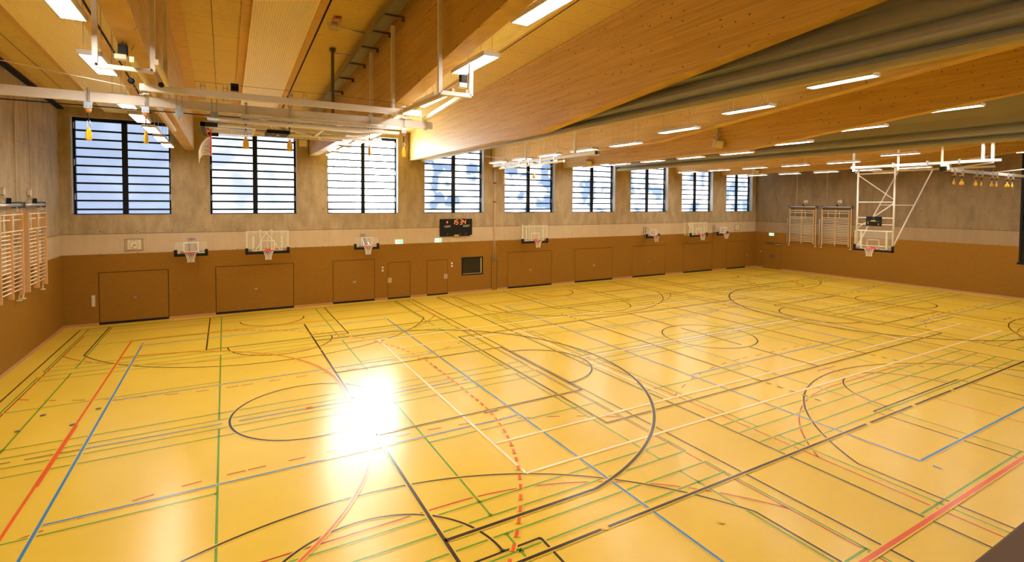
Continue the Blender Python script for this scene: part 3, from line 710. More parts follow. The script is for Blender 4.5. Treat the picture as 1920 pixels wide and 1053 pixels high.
# ------------------------------------------------------------------ divider curtains, drawn up
def make_curtain(x, side, label, y_end=-0.03):
    t = thing('divider_curtain', label, 'curtain', (x, 0, 7.6), group=None)
    s = side
    # fabric swags in cross section (x offset, z offset); the camera sees the negative-x face
    top = []
    prof = [(0.05, 2.2), (0.0, 1.5), (-0.10, 1.0), (-0.23, 0.68), (-0.24, 0.655), (-0.16, 0.645), (0.02, 0.62), (-0.06, 0.55), (-0.16, 0.46), (-0.22, 0.36), (-0.22, 0.295), (-0.12, 0.275), (0.04, 0.255), (-0.04, 0.20), (-0.12, 0.15), (-0.16, 0.12)]
    back = [(0.14, 0.13), (0.22, 0.3), (0.26, 0.6), (0.22, 1.0), (0.12, 2.2)]
    poly = prof+back
    vs = []; ys = [y_end, -6, -12, -18, -24, YF-3.9]
    for y in ys:
        for px, pz in poly:
            zz = pz if pz < 1.4 else ceil_z(y)-7.6-0.01
            vs.append((px, y, zz))
    n = len(poly); fs = []
    for k in range(len(ys)-1):
        for i in range(n): fs.append((k*n+i, k*n+(i+1) % n, (k+1)*n+(i+1) % n, (k+1)*n+i))
    fs.append(tuple(range(n))); fs.append(tuple(range(len(ys)*n-1, (len(ys)-1)*n-1, -1)))
    m = MB(); m.add(vs, fs, M_CURTAIN); o = m.build('curtain_fabric', t)
    r = MB()
    for i in range(4):
        r.box(-0.16+0.012*i, 0.02, y_end, YF-3.9, 0.008+0.034*i-0.008, 0.008+0.034*i+0.021, M_RAIL)
    r.box(-0.10, 0.0, y_end, YF-3.9, 0.02, 0.13, M_GAP)
    r.build('bottom_rail', t)
    for y in (-2.5, -10.9, -13.2, -19.8, -23.5):
        q = MB(); q.box(-0.065, -0.05, y-0.02, y, 0.98, ceil_z(y)-7.6-0.05, M_DARKSTEEL); q.build('guide_strap', t)
    return t
make_curtain(15.62, 1, 'grey drawn-up divider curtain behind the third roof beam, the near one of two')
make_curtain(30.02, 1, 'grey-green drawn-up divider curtain farther off, the far one of two')
# ------------------------------------------------------------------ basketball hoops
def rim_and_net(t, c, out, facing, drop=0.42, R=0.225, rr=0.014, swag=None):
    """c = rim centre; out = unit vector from board to rim; facing local frame: rim plane horizontal (xy)"""
    r = MB(); pts = [(c[0]+R*math.cos(a), c[1]+R*math.sin(a), c[2]) for a in [2*PI*k/28 for k in range(28)]]
    r.tube(pts, rr, M_RED, 8, closed=True)
    o = Vector(out); s = Vector((-o.y, o.x, 0)); base = Vector(c)-o*(R+0.15)
    for k in (-1, 1):
        a = Vector(c)-o*R*0.75+s*R*0.62*k; b = base+s*0.10*k
        r.tube([a, b], 0.012, M_RED, 6); r.tube([a, b-Vector((0, 0, 0.14))], 0.010, M_RED, 6)
    bb = base
    r.add([bb+s*0.12+Vector((0, 0, 0.05)), bb-s*0.12+Vector((0, 0, 0.05)), bb-s*0.12-Vector((0, 0, 0.18)), bb+s*0.12-Vector((0, 0, 0.18)),
           bb+s*0.12+Vector((0, 0, 0.05))+o*0.02, bb-s*0.12+Vector((0, 0, 0.05))+o*0.02, bb-s*0.12-Vector((0, 0, 0.18))+o*0.02, bb+s*0.12-Vector((0, 0, 0.18))+o*0.02],
          [(0, 1, 2, 3), (4, 5, 6, 7), (0, 1, 5, 4), (1, 2, 6, 5), (2, 3, 7, 6), (3, 0, 4, 7)], M_RED)
    r.build('rim', t)
    n = MB(); NS = 12; LV = 5; nr = 0.004 if swag else 0.007
    rad = [R, R*0.86, R*0.72, R*0.62, R*0.56, R*0.60]
    def P(k, l):
        a = 2*PI*(k+0.5*(l % 2))/NS; q = Vector((c[0]+rad[l]*math.cos(a), c[1]+rad[l]*math.sin(a), c[2]-drop*l/LV))
        if swag: q += Vector(swag)*((l/LV)**2)
        return q
    for l in range(LV):
        for k in range(NS):
            n.tube([P(k, l), P(k, l+1)], nr, M_NET, 4, cap=False)
            k2 = k-1 if l % 2 == 0 else k+1
            n.tube([P(k, l), P(k2, l+1)], nr, M_NET, 4, cap=False)
    n.build('net', t)
def rect_frame(M, w, z0, z1, y, wd, mat, th=0.012):
    M.box(-w/2, -w/2+wd, y-th, y, z0, z1, mat); M.box(w/2-wd, w/2, y-th, y, z0, z1, mat)
    M.box(-w/2, w/2, y-th, y, z0, z0+wd, mat); M.box(-w/2, w/2, y-th, y, z1-wd, z1, mat)
def pad(t, w, y, z0, side, th=0.06, ht=0.13):
    p = MB(); p.box(-w/2-0.04, w/2+0.04, y-th, y+th, z0-0.03, z0+ht-0.03, M_BLACK, 0.01)
    for sx in (-1, 1): p.box(sx*(w/2+0.04), sx*(w/2-0.08), y-th, y+th, z0-0.03, z0+side, M_BLACK, 0.01)
    p.build('edge_padding', t)
def wall_hoop_big(x, label):
    t = thing('basketball_hoop', label, 'basketball hoop', (x, 0, 0), group='hoops on the window wall')
    yb = -1.15; z0 = 2.90
    g = MB(); g.box(-0.9, 0.9, yb, yb+0.02, z0, z0+1.05, M_GLASS); g.build('backboard', t)
    f = MB(); rect_frame(f, 1.8, z0, z0+1.05, yb-0.001, 0.045, M_CREAM); rect_frame(f, 0.59, z0+0.15, z0+0.60, yb-0.001, 0.04, M_CREAM); f.build('board_markings', t)
    s = MB()
    for sx in (-1, 1):
        s.box(sx*0.56, sx*0.65, yb+0.02, yb+0.08, z0+0.02, z0+1.05, M_CREAM)
        s.bar((sx*0.60, yb+0.06, z0+0.05), (sx*0.25, -0.02, z0+0.05), 0.05, 0.05, M_CREAM); s.bar((sx*0.60, yb+0.06, z0+0.95), (sx*0.25, -0.02, z0+0.95), 0.05, 0.05, M_CREAM)
        s.bar((sx*0.52, yb+0.06, z0+0.12), (0, -0.1, z0+0.92), 0.04, 0.04, M_CREAM)
        s.bar((sx*0.25, -0.02, z0), (sx*0.25, -0.02, z0+1.05), 0.08, 0.04, M_CREAM)
    s.bar((-0.65, yb+0.05, z0+1.0), (0.65, yb+0.05, z0+1.0), 0.05, 0.07, M_CREAM); s.bar((-0.65, yb+0.05, z0+0.08), (0.65, yb+0.05, z0+0.08), 0.05, 0.08, M_CREAM)
    s.bar((0, yb+0.06, z0+0.1), (0, yb+0.06, z0+0.75), 0.035, 0.035, M_CREAM)
    s.build('wall_frame', t)
    b = MB()
    for sx in (-1, 1):
        for z in (z0+0.22, z0+0.85): b.lathe([(0.022, -0.02), (0.022, 0.0)], (sx*0.605, yb, z), M_DARKSTEEL, 10, 'Y')
    b.build('board_bolts', t)
    pad(t, 1.8, yb, z0, 0.26)
    rim_and_net(t, (0, yb-0.375, 3.05), (0, -1, 0), None)
    return t
def wall_hoop_small(x, label):
    t = thing('basketball_hoop', label, 'basketball hoop', (x, 0, 0), group='hoops on the window wall')
    yb = -0.85; z0 = 2.90
    g = MB(); g.box(-0.6, 0.6, yb, yb+0.015, z0, z0+0.62, M_GLASS); g.build('backboard', t)
    f = MB(); rect_frame(f, 0.59, z0+0.15, z0+0.60, yb-0.001, 0.045, M_WHITE)
    f.box(-0.50, -0.42, yb-0.012, yb, z0+0.10, z0+0.19, M_BEIGE); f.box(0.26, 0.52, yb-0.012, yb, z0+0.10, z0+0.14, M_CREAM); f.build('board_markings', t)
    s = MB()
    for sx in (-1, 1):
        s.bar((sx*0.12, yb+0.02, z0+0.15), (sx*0.12, -0.02, z0+0.15), 0.04, 0.04, M_DARKSTEEL); s.bar((sx*0.12, yb+0.02, z0+0.2), (sx*0.12, -0.02, z0+0.66), 0.03, 0.03, M_STEEL)
        s.bar((sx*0.12, -0.02, z0), (sx*0.12, -0.02, z0+0.75), 0.06, 0.03, M_STEEL)
    s.bar((-0.16, yb+0.03, z0+0.40), (0.16, yb+0.03, z0+0.40), 0.03, 0.05, M_STEEL)
    s.bar((-0.16, -0.03, z0+0.72), (0.16, -0.03, z0+0.72), 0.03, 0.05, M_STEEL)
    s.build('wall_frame', t)
    pad(t, 1.2, yb, z0, 0.27, 0.055, 0.12)
    rim_and_net(t, (0, yb-0.34, 3.05), (0, -1, 0), None)
    return t
sm = wall_hoop_small(4.60, 'small basketball hoop right of the square wall clock, above the black-edged door')
bg = wall_hoop_big(7.66, 'large basketball hoop with a wide glass board under the second window')
dup(sm, (12.32, 0, 0), None, 'small basketball hoop below the third window, left of the exit signs')
dup(bg, (22.45, 0, 0), None, 'large basketball hoop right of the scoreboard under the fifth window')
dup(sm, (32.62, 0, 0), None, 'small basketball hoop below the seventh window, left of the far wide board')
dup(bg, (37.02, 0, 0), None, 'large basketball hoop below the eighth window, between two small hoops')
dup(sm, (40.12, 0, 0), None, 'small basketball hoop nearest the far corner, beside a small clock')

def ceiling_hoop(name, label, loc, rot, stowed):
    """built hanging: pivot at origin, board faces +x, rim 4.2 m below"""
    t = thing(name, label, 'basketball hoop', loc, rot)
    ZB = -4.35; hw = 0.86
    f = MB()
    for sy in (-1, 1): f.tube([(-0.12, sy*hw, 0.0), (-0.12, sy*hw, ZB+0.1)], 0.045, M_WHITE, 10)
    for z in (-0.30, -1.80, -2.62, -2.97, -3.30, -4.10): f.tube([(-0.12, -hw, z), (-0.12, hw, z)], 0.026, M_WHITE, 8)
    f.tube([(-0.12, -hw, -0.35), (-0.12, hw, -1.68)], 0.024, M_WHITE, 8)
    f.tube([(-0.12, hw, -1.85), (-0.12, -hw, -3.2)], 0.024, M_WHITE, 8)
    f.build('hanging_frame', t)
    if not stowed:
        b = MB()
        for sy in (-1, 1):
            b.tube([(-0.15, sy*(hw-0.04), -4.15), (-4.3, sy*(hw-0.04), 0.0)], 0.036, M_WHITE, 8)
        b.tube([(-2.35, -hw, -1.95), (-2.35, hw, -1.95)], 0.024, M_WHITE, 8)
        b.tube([(-0.15, -hw, -0.12), (-4.3, -hw, -0.02)], 0.02, M_WHITE, 6); b.tube([(-0.15, hw, -0.12), (-4.3, hw, -0.02)], 0.02, M_WHITE, 6)
        b.build('brace', t)
    else:
        b = MB()
        for sy in (-0.7, 0.55): b.bar((-0.28, sy*hw, -0.25), (-0.28, sy*hw, -3.6), 0.07, 0.05, M_WHITE)
        b.tube([(-0.28, -0.7*hw, -1.2), (-0.28, 0.55*hw, -2.2)], 0.024, M_WHITE, 6); b.tube([(-0.28, 0.55*hw, -2.3), (-0.28, -0.7*hw, -3.3)], 0.024, M_WHITE, 6)
        b.build('brace', t)
    g = MB(); g.box(-0.02, 0.0, -0.9, 0.9, ZB, ZB+1.05, M_GLASS); g.build('backboard', t)
    k = MB()
    def ry(w_, z0, z1, wd):
        k.box(0, 0.012, -w_/2, -w_/2+wd, z0, z1, M_CREAM); k.box(0, 0.012, w_/2-wd, w_/2, z0, z1, M_CREAM)
        k.box(0, 0.012, -w_/2, w_/2, z0, z0+wd, M_CREAM); k.box(0, 0.012, -w_/2, w_/2, z1-wd, z1, M_CREAM)
    ry(1.8, ZB, ZB+1.05, 0.03); ry(0.59, ZB+0.15, ZB+0.60, 0.035)
    for sy in (-0.6, 0.6): k.box(-0.07, -0.02, sy-0.04, sy+0.04, ZB, ZB+1.05, M_CREAM)
    k.box(-0.07, -0.02, -0.62, 0.62, ZB+0.06, ZB+0.12, M_CREAM)
    k.build('board_markings', t)
    p = MB(); p.box(-0.05, 0.04, -0.95, 0.95, ZB-0.03, ZB+0.07, M_BLACK, 0.01)
    for sy in (-1, 1): p.box(-0.05, 0.04, sy*0.95, sy*0.85, ZB-0.03, ZB+0.30, M_BLACK, 0.01)
    p.build('edge_padding', t)
    c = MB(); c.box(-0.06, 0.03, -0.36, 0.36, ZB+1.30, ZB+1.80, M_BLACK, 0.01); o = c.build('shot_clock', t)
    c = MB(); c.box(0.03, 0.034, -0.30, 0.26, ZB+1.54, ZB+1.552, M_STICKER); c.box(0.03, 0.035, -0.11, 0.10, ZB+1.55, ZB+1.61, M_STICKER)
    c.box(0.03, 0.034, -0.01, 0.01, ZB+1.70, ZB+1.74, M_TXT); c.box(0.03, 0.034, 0.22, 0.26, ZB+1.37, ZB+1.43, M_TXT); c.box(0.03, 0.034, -0.28, -0.24, ZB+1.42, ZB+1.47, M_TXT)
    c.build('clock_marks', o)
    rim_and_net(t, (0.375, 0, ZB+0.15), (1, 0, 0), None, swag=(0.28, 0.0, 0.18) if stowed else None)
    return t
ceiling_hoop('ceiling_basketball_hoop', 'basketball hoop lowered on a tall white frame in front of the far wall', (35.47, YC-0.05, 7.28), (0, 0, PI), False)
ceiling_hoop('ceiling_basketball_hoop', 'basketball hoop folded up flat under the ceiling, red rim on edge', (9.85, YC-0.05, 6.98), (0, PI/2, 0), True)
# ------------------------------------------------------------------ ceiling steelwork
def track(name, label, build, cat='steel track'):
    t = thing(name, label, cat); build(t); return t
def bolts(t, spots, mat=M_STEEL):
    for (x, y, z) in spots:
        m = MB()
        m.tube([(x-0.035, y, z-0.14), (x-0.035, y, z+0.20)], 0.007, mat, 6); m.tube([(x+0.035, y, z-0.14), (x+0.035, y, z+0.20)], 0.007, mat, 6)
        m.box(x-0.055, x+0.055, y-0.03, y+0.03, z+0.13, z+0.145, mat); m.box(x-0.055, x+0.055, y-0.03, y+0.03, z-0.13, z-0.115, mat)
        m.build('clamp_bolts', t)
def left_track(t):
    m = MB(); m.box(1.1, 10.97, -14.05, -13.97, 7.36, 7.56, M_WHITE, 0.006); m.build('track_beam', t)
    m = MB(); m.tube([(1.1, -14.09, 7.27), (4.4, -14.08, 7.265), (10.2, -14.07, 7.25)], 0.012, M_BLACK, 6); m.build('drive_cable', t)
    m = MB(); m.box(4.5, 10.2, -15.32, -15.24, 7.46, 7.60, M_WHITE, 0.006); m.build('rear_beam', t)
    for x in (4.62, 4.95): 
        m = MB(); m.bar((x, -17.2, 7.62), (x, -14.0, 7.62), 0.06, 0.09, M_CREAM); m.build('cross_tube', t)
    for x, x2 in ((9.8, 9.75), (10.1, 10.7)):
        m = MB(); m.bar((x, -18.3, 7.50), (x2, -14.05, 7.60), 0.06, 0.09, M_CREAM); m.build('cross_tube', t)
    m = MB(); m.bar((4.6, -14.0, 7.5), (4.6, -8.6, 7.5), 0.07, 0.08, M_WHITE); m.build('cross_tube', t)
    m = MB(); m.bar((9.95, -14.0, 7.5), (9.95, -8.6, 7.5), 0.07, 0.08, M_WHITE); m.build('cross_tube', t)
    for z, y, x1 in ((7.42, -12.9, 9.9), (7.42, -9.6, 9.4), (7.30, -12.2, 9.6)):
        m = MB(); m.box(5.5, x1, y-0.04, y+0.04, z-0.05, z+0.05, M_WHITE, 0.005); m.build('rear_beam', t)
    m = MB(); m.bar((9.2, -12.9, 7.42), (9.9, -9.6, 7.42), 0.05, 0.05, M_CREAM); m.bar((8.2, -12.2, 7.36), (8.7, -9.6, 7.42), 0.05, 0.05, M_CREAM); m.build('diagonal_brace', t)
    bolts(t, [(4.6, -15.28, 7.53), (5.55, -15.28, 7.53), (5.95, -15.28, 7.53), (7.2, -15.28, 7.53), (7.5, -15.28, 7.53), (9.75, -15.28, 7.53), (4.40, -14.01, 7.46), (4.75, -14.01, 7.46), (10.2, -14.01, 7.46), (10.75, -14.01, 7.46)])
    # hangers on the beams
    m = MB(); m.box(9.47, 9.55, -15.26, -15.18, 7.45, 9.60, M_WHITE); m.build('hanger', t)
    m = MB(); m.box(9.47, 9.55, -13.15, -13.07, 7.45, 9.5, M_WHITE); m.build('hanger', t)
    for xa, xb, yy, z in ((4.08, 4.86, -16.75, 7.55), (9.50, 10.14, -18.35, 7.42)):
        m = MB()
        m.bar((xa, yy, z), (xa, yy, z+1.75), 0.075, 0.075, M_WHITE, (0, 1, 0)); m.bar((xb, yy, z), (xb, yy, z+(0.62 if xa > 9 else 1.4)), 0.075, 0.075, M_WHITE, (0, 1, 0)); m.bar((xa, yy, z), (xb, yy, z), 0.075, 0.075, M_WHITE)
        m.build('hanger', t)
    m = MB(); m.box(4.82, 4.90, -14.55, -14.47, 7.5, 9.6, M_WHITE); m.build('hanger', t)
    for c_ in ((4.45, -16.75, 7.75), (9.98, -18.35, 7.62)):
        m = MB(); m.box(c_[0]-0.065, c_[0]+0.065, c_[1]-0.06, c_[1]+0.06, c_[2]+0.02, c_[2]+0.19, M_BLACK, 0.01); m.box(c_[0]-0.11, c_[0]+0.05, c_[1]-0.08, c_[1]+0.08, c_[2]-0.06, c_[2]+0.02, M_CREAM); m.build('hoist_motor', t)
    m = MB(); m.lathe([(0.02, -0.025), (0.05, -0.02), (0.05, 0.02), (0.02, 0.025)], (4.55, -16.72, 7.36), M_BLACK, 16, 'Y'); m.lathe([(0.02, -0.025), (0.05, -0.02), (0.05, 0.02), (0.02, 0.025)], (4.85, -15.35, 7.6), M_BLACK, 16, 'Y'); m.build('pulley', t)
    m = MB(); m.tube([(0.0, -15.6, 8.05), (2.0, -15.2, 7.85), (4.4, -14.6, 7.62)], 0.007, M_WHITE, 5); m.build('pull_cord', t)
    m = MB(); m.tube([(5.4, -15.3, 7.75), (8.5, -15.3, 7.76), (9.9, -15.3, 7.72)], 0.004, M_DARKSTEEL, 4); m.build('pull_cord', t)
    m = MB(); m.box(6.05, 6.2, -15.1, -14.98, 7.68, 7.83, M_BLACK); m.build('control_box', t)
track('swing_ring_track', 'white steel track frame for swing rings hanging across the left court', left_track)
def ring_hoist(label, loc, sc=1.0):
    t = thing('swing_ring_hoist', label, 'swing ring', loc, group=None)
    m = MB(); m.box(-0.07, 0.07, -0.06, -0.045, -0.09, 0.04, M_ZINC, 0.006); m.box(-0.07, 0.07, -0.045, 0.03, 0.03, 0.045, M_ZINC); m.box(-0.035, -0.02, -0.063, -0.06, -0.06, -0.045, M_BLACK); m.box(0.035, 0.05, -0.063, -0.06, -0.055, -0.04, M_BLACK); m.build('clamp_plate', t)
    m = MB(); m.tube([(0, -0.05, 0.05), (0, -0.05, 0.33)], 0.009, M_STEEL, 6); m.tube([(0.025, -0.05, 0.05), (0.025, -0.05, 0.33)], 0.007, M_STEEL, 6); m.box(-0.03, 0.05, -0.07, -0.02, 0.29, 0.305, M_STEEL); m.build('clamp_rod', t)
    m = MB(); m.lathe([(0.025, -0.18), (0.045, -0.165), (0.055, -0.135), (0.05, -0.10), (0.03, -0.09)], (0, -0.03, 0), M_LEATHER, 14); m.build('rubber_stop', t)
    m = MB(); m.tube([(0, -0.03, -0.17), (0, -0.03, -0.34)], 0.012, M_BLACK, 6); m.build('strap', t)
    m = MB(); m.tube([(-0.02, -0.03, -0.34), (-0.035, -0.03, -0.42), (-0.02, -0.03, -0.47), (0.02, -0.03, -0.47), (0.035, -0.03, -0.42), (0.02, -0.03, -0.34)], 0.007, M_STEEL, 6); m.build('shackle', t)
    m = MB(); n_ = 14; prof = [(0.010, -0.46), (0.022, -0.475), (0.040, -0.53), (0.056, -0.57), (0.062, -0.62), (0.062, -0.70), (0.056, -0.735), (0.045, -0.745)]
    vs = []
    for r_, z_ in prof:
        for k in range(n_):
            a = 2*PI*k/n_; cx_, sy_ = math.cos(a), math.sin(a)
            vs.append((r_*math.copysign(abs(cx_)**0.6, cx_), 0.42*r_*math.copysign(abs(sy_)**0.8, sy_), z_))
    fs = [(i*n_+k, i*n_+(k+1) % n_, (i+1)*n_+(k+1) % n_, (i+1)*n_+k) for i in range(len(prof)-1) for k in range(n_)]+[tuple(range(n_)), tuple((len(prof)-1)*n_+k for k in range(n_))]
    m.add(vs, fs, M_YELLOW, True); m.build('yellow_pouch', t, (0, -0.03, 0))
    return t
XR = [3.50, 4.46, 6.36, 7.30, 9.21, 10.13]
names = ['leftmost yellow swing-ring pouch, in front of the first window', 'yellow swing-ring pouch beside the row of small lamps, second from left', 'yellow swing-ring pouch over the left half of the second window', 'yellow swing-ring pouch over the right half of the second window',
         'thin swing-ring pouch over the middle of the third window', 'rightmost yellow swing-ring pouch on the left track, beside the third beam']
r0 = ring_hoist(names[0], (XR[0], -14.07, 7.30))
def pouch_turn(o, a):
    for k_ in kids(o):
        if k_.name.startswith('yellow_pouch'): k_.rotation_euler = (0, 0, a)
pouch_turn(r0, 0.9)
for i in range(1, 6): pouch_turn(dup(r0, (XR[i], -14.07, 7.30-0.004*i), (0, 0, 0), names[i]), (0, 1.1, 0.1, 0.2, 1.75, 0.15)[i])
for nm, x in (('empty ring clamp with steel shackle on the left track, nearer the first beam', 5.07), ('empty ring clamp with steel shackle on the left track, right of its neighbour', 5.73)):
    t = thing('track_clamp', nm, 'clamp', (x, -14.07, 7.29))
    m = MB(); m.box(-0.075, 0.075, -0.06, -0.035, -0.10, 0.05, M_ZINC, 0.008); m.build('clamp_plate', t)
    m = MB()
    for sx in (-0.05, 0.05): m.tube([(sx, -0.05, 0.05), (sx, -0.05, 0.33)], 0.009, M_STEEL, 6)
    m.build('clamp_rod', t)
    m = MB(); m.tube([(-0.03, -0.04, -0.10), (-0.035, -0.04, -0.18), (0, -0.04, -0.22), (0.035, -0.04, -0.18), (0.03, -0.04, -0.10)], 0.009, M_STEEL, 6); m.build('shackle', t)
def mid_track(t):
    m = MB(); m.box(18.35, 18.47, -11.6, -3.4, 7.22, 7.34, M_WHITE, 0.006); m.build('track_beam', t)
    m = MB(); m.box(18.62, 18.70, -9.5, -3.6, 7.10, 7.19, M_CREAM, 0.006); m.build('lower_beam', t)
    for y, z in ((-6.73, 9.5), (-10.62, 9.7)):
        m = MB(); m.box(18.36, 18.46, y-0.05, y+0.05, 7.3, z, M_CREAM); m.build('hanger', t)
    m = MB(); m.tube([(18.4, -2.3, 7.9), (18.4, -6.0, 7.38)], 0.010, M_CREAM, 5); m.tube([(18.4, -7.24, 8.2), (18.4, -10.2, 7.55)], 0.012, M_CREAM, 5); m.build('pull_cord', t)
    m = MB(); m.box(18.3, 18.55, -12.0, -11.6, 7.2, 7.36, M_CREAM); m.box(18.36, 18.5, -12.1, -12.0, 7.22, 7.34, M_BLACK); m.build('hoist_motor', t)
    m = MB(); m.tube([(18.66, -4.9, 7.12), (18.6, -6.2, 6.90), (18.6, -7.1, 6.72), (18.6, -8.2, 6.86), (18.66, -9.1, 7.12)], 0.010, M_NET, 5); m.build('slack_rope', t)
    for y in (-4.4, -5.3, -6.2, -7.1, -8.1, -9.2):
        m = MB(); m.box(18.33, 18.49, y-0.03, y+0.03, 7.14, 7.40, M_STEEL); m.build('clamp_bolts', t)
track('climbing_rope_track', 'slim white steel rope track hanging in front of the fifth window', mid_track)
t = thing('rope_hook', 'small yellow block hanging from slack rope before the fifth window', 'hook', (18.6, -7.15, 6.72))
m = MB(); m.lathe([(0.03, -0.24), (0.07, -0.21), (0.08, -0.15), (0.05, -0.06), (0.02, -0.02)], (0, 0, 0), M_YELLOW, 10); m.build('yellow_block', t)
m = MB(); m.tube([(0, 0, -0.03), (0, 0, 0.02)], 0.01, M_STEEL, 6); m.build('eyelet', t)
t = thing('pull_cord_weight', 'pale knotted pull weight on a cord beside the fifth window', 'pull cord', (18.41, -4.62, 7.22))
m = MB(); m.tube([(0, 0, 0), (0, 0, -0.55)], 0.009, M_NET, 5); m.build('cord', t)
m = MB(); m.lathe([(0.02, -0.98), (0.055, -0.95), (0.06, -0.88), (0.03, -0.75), (0.035, -0.66), (0.05, -0.60), (0.02, -0.52)], (0, 0, 0), M_BEIGE, 10); m.build('grip', t)
def right_track(t):
    m = MB(); m.box(34.64, 34.75, -18.9, -12.95, 7.23, 7.34, M_WHITE, 0.006); m.build('long_beam', t)
    m = MB(); m.box(38.9, 39.02, -17.4, -12.0, 7.22, 7.32, M_CREAM, 0.006); m.build('long_beam', t)
    for y in (-18.62, -18.30):
        m = MB(); m.box(34.64, 34.76, y-0.045, y+0.045, 7.3, 9.2, M_WHITE); m.build('hanger', t)
    for y, m__ in ((-15.1, M_WHITE), (-16.85, M_CREAM)):
        m = MB(); m.box(34.65, 34.72, y-0.035, y+0.035, 7.05, 8.6, m__); m.build('hanger', t)
    m = MB(); m.box(34.6, 34.7, -13.15, -13.05, 7.0, 8.6, M_WHITE); m.box(34.6, 35.0, -13.15, -13.05, 7.0, 7.08, M_WHITE); m.build('hanger', t)
    m = MB(); m.box(34.5, 35.3, -16.98, -16.88, 6.92, 7.02, M_WHITE); m.box(34.45, 45.2, -17.05, -16.95, 6.90, 7.04, M_WHITE, 0.006); m.build('track_beam', t)
    m = MB(); m.bar((34.8, -17.0, 7.0), (34.9, -18.6, 7.2), 0.06, 0.06, M_WHITE); m.build('diagonal_brace', t); m = MB(); m.bar((39.8, -17.0, 7.0), (44.8, -19.0, 7.6), 0.05, 0.05, M_CREAM); m.build('diagonal_brace', t)
    m = MB(); m.tube([(34.5, -17.02, 6.84), (45.2, -17.02, 6.84)], 0.012, M_BLACK, 5); m.build('drive_cable', t)
    m = MB(); m.box(34.3, 34.55, -17.1, -16.9, 6.9, 7.1, M_BLACK); m.box(34.5, 34.9, -17.12, -16.86, 6.95, 7.25, M_WHITE); m.build('hoist_motor', t)
    for x in (39.3, 39.8):
        m = MB(); m.box(x-0.05, x+0.05, -17.08, -16.92, 7.04, 7.3, M_DARKSTEEL); m.build('clamp_bolts', t)
    for y in (-14.9, -16.3, -17.5):
        m = MB(); m.box(34.58, 34.80, y-0.03, y+0.03, 7.18, 7.42, M_STEEL); m.build('clamp_bolts', t)
track('swing_ring_track', 'white steel beams by the lowered hoop, carrying swing rings at the far right', right_track)
XF = [35.3, 36.1, 37.7, 38.35, 39.6, 40.2, 41.6, 42.3]
fl = ['leftmost yellow pouch of the far right row, beside the white motor', 'second yellow pouch from the left in the far right row', 'third yellow pouch from the left in the far right row', 'fourth yellow pouch from the left in the far right row',
      'fifth yellow pouch from the left in the far right row', 'brightest yellow pouch, sixth in the far right row', 'narrow yellow pouch, second from the right in the far row', 'rightmost yellow pouch of the far row, next to the dark bay']
for i, x in enumerate(XF):
    o = dup(r0, (x, -17.05, 6.84), (0, 0, 0), fl[i]); o.scale = (1.6, 1.6, 0.72); pouch_turn(o, (0.1, 1.2, 0.9, 0.3, 0.7, 0.2, 1.4, 0.2)[i])
# ------------------------------------------------------------------ stall bars
def stall_bars(label, loc, rotz):
    """local: wall plane x=0, extends toward +x; y from 0 to -2.0"""
    t = thing('stall_bars', label, 'wall bars', loc, (0, 0, rotz), group=None)
    for y in (-0.10, -1.03, -1.97):
        m = MB(); m.box(0.15, 0.30, y-0.018, y+0.018, 2.28, 4.95, M_PLANK, 0.004); m.build('upright', t)
    zs = [4.87, 4.70]+[4.36]+[4.24-0.125*k for k in range(15)]
    for z in zs:
        m = MB(); xo = 0.285 if z in (4.87, 4.36) else 0.235
        m.tube([(xo, -0.10, z), (xo, -1.97, z)], 0.019, M_BARWOOD, 8); m.build('rung', t)
    for y in (-0.75, -1.55):
        m = MB(); m.tube([(0.24, y, 4.36), (0.24, y, 4.87)], 0.016, M_BARWOOD, 6); m.build('short_spindle', t)
    m = MB(); m.tube([(0.20, 0.06, 5.16), (0.20, -2.13, 5.16)], 0.055, M_STEEL, 12); m.build('hinge_pipe', t)
    for y in (0.03, -2.10):
        m = MB(); m.box(0.006, 0.26, y-0.03, y+0.03, 5.06, 5.26, M_DARKSTEEL); m.build('pipe_bracket', t)
    m = MB(); m.box(0.10, 0.22, -2.22, -2.13, 2.30, 4.25, M_STEEL, 0.005); m.build('steel_channel', t)
    for y in (0.0, -2.07):
        m = MB(); m.bar((0.14, y, 2.10), (0.14, y, 5.1), 0.035, 0.035, M_CREAM); m.box(0.08, 0.20, y-0.07, y+0.07, 2.08, 2.10, M_CREAM); m.build('swing_post', t)
    m = MB(); m.bar((0.16, -0.86, 5.14), (0.22, -0.98, 5.36), 0.10, 0.10, M_BLACK); m.bar((0.02, -0.9, 5.40), (0.18, -0.92, 5.30), 0.03, 0.03, M_BEIGE); m.box(0.006, 0.10, -0.98, -0.80, 5.48, 5.66, M_BEIGE, 0.01); m.box(0.006, 0.07, -0.80, -0.70, 5.44, 5.70, M_BEIGE); m.build('locking_box', t)
    return t
sb = stall_bars('wooden wall bars on the left wall, nearer the window corner', (0, -3.12, 0), 0)
dup(sb, (0, -5.56, 0), None, 'wooden wall bars on the left wall, cut by the picture edge')
def mirror_right(loc, label):
    # turned to the right wall (rotated half a turn, so y runs the other way)
    return dup(sb, (loc[0], loc[1]-2.05, 0), (0, 0, PI), label)
mirror_right((L, -3.12, 0), 'wooden wall bars on the far wall, nearer the corner and the double door')
mirror_right((L, -5.64, 0), 'wooden wall bars on the far wall, nearer the lowered hoop')
t = tag(MB().tube([(0.06, -3.90, 5.75), (0.03, -3.90, 8.9)], 0.006, M_DARKSTEEL, 5).build('pull_wire'), 'thin wire running up the left concrete wall from the bars nearer the corner', 'wire')
t = tag(MB().tube([(0.05, -5.25, 5.3), (0.05, -5.25, 8.9)], 0.02, M_BEIGE, 6).build('conduit_pipe'), 'thin vertical conduit on the left concrete wall', 'pipe')
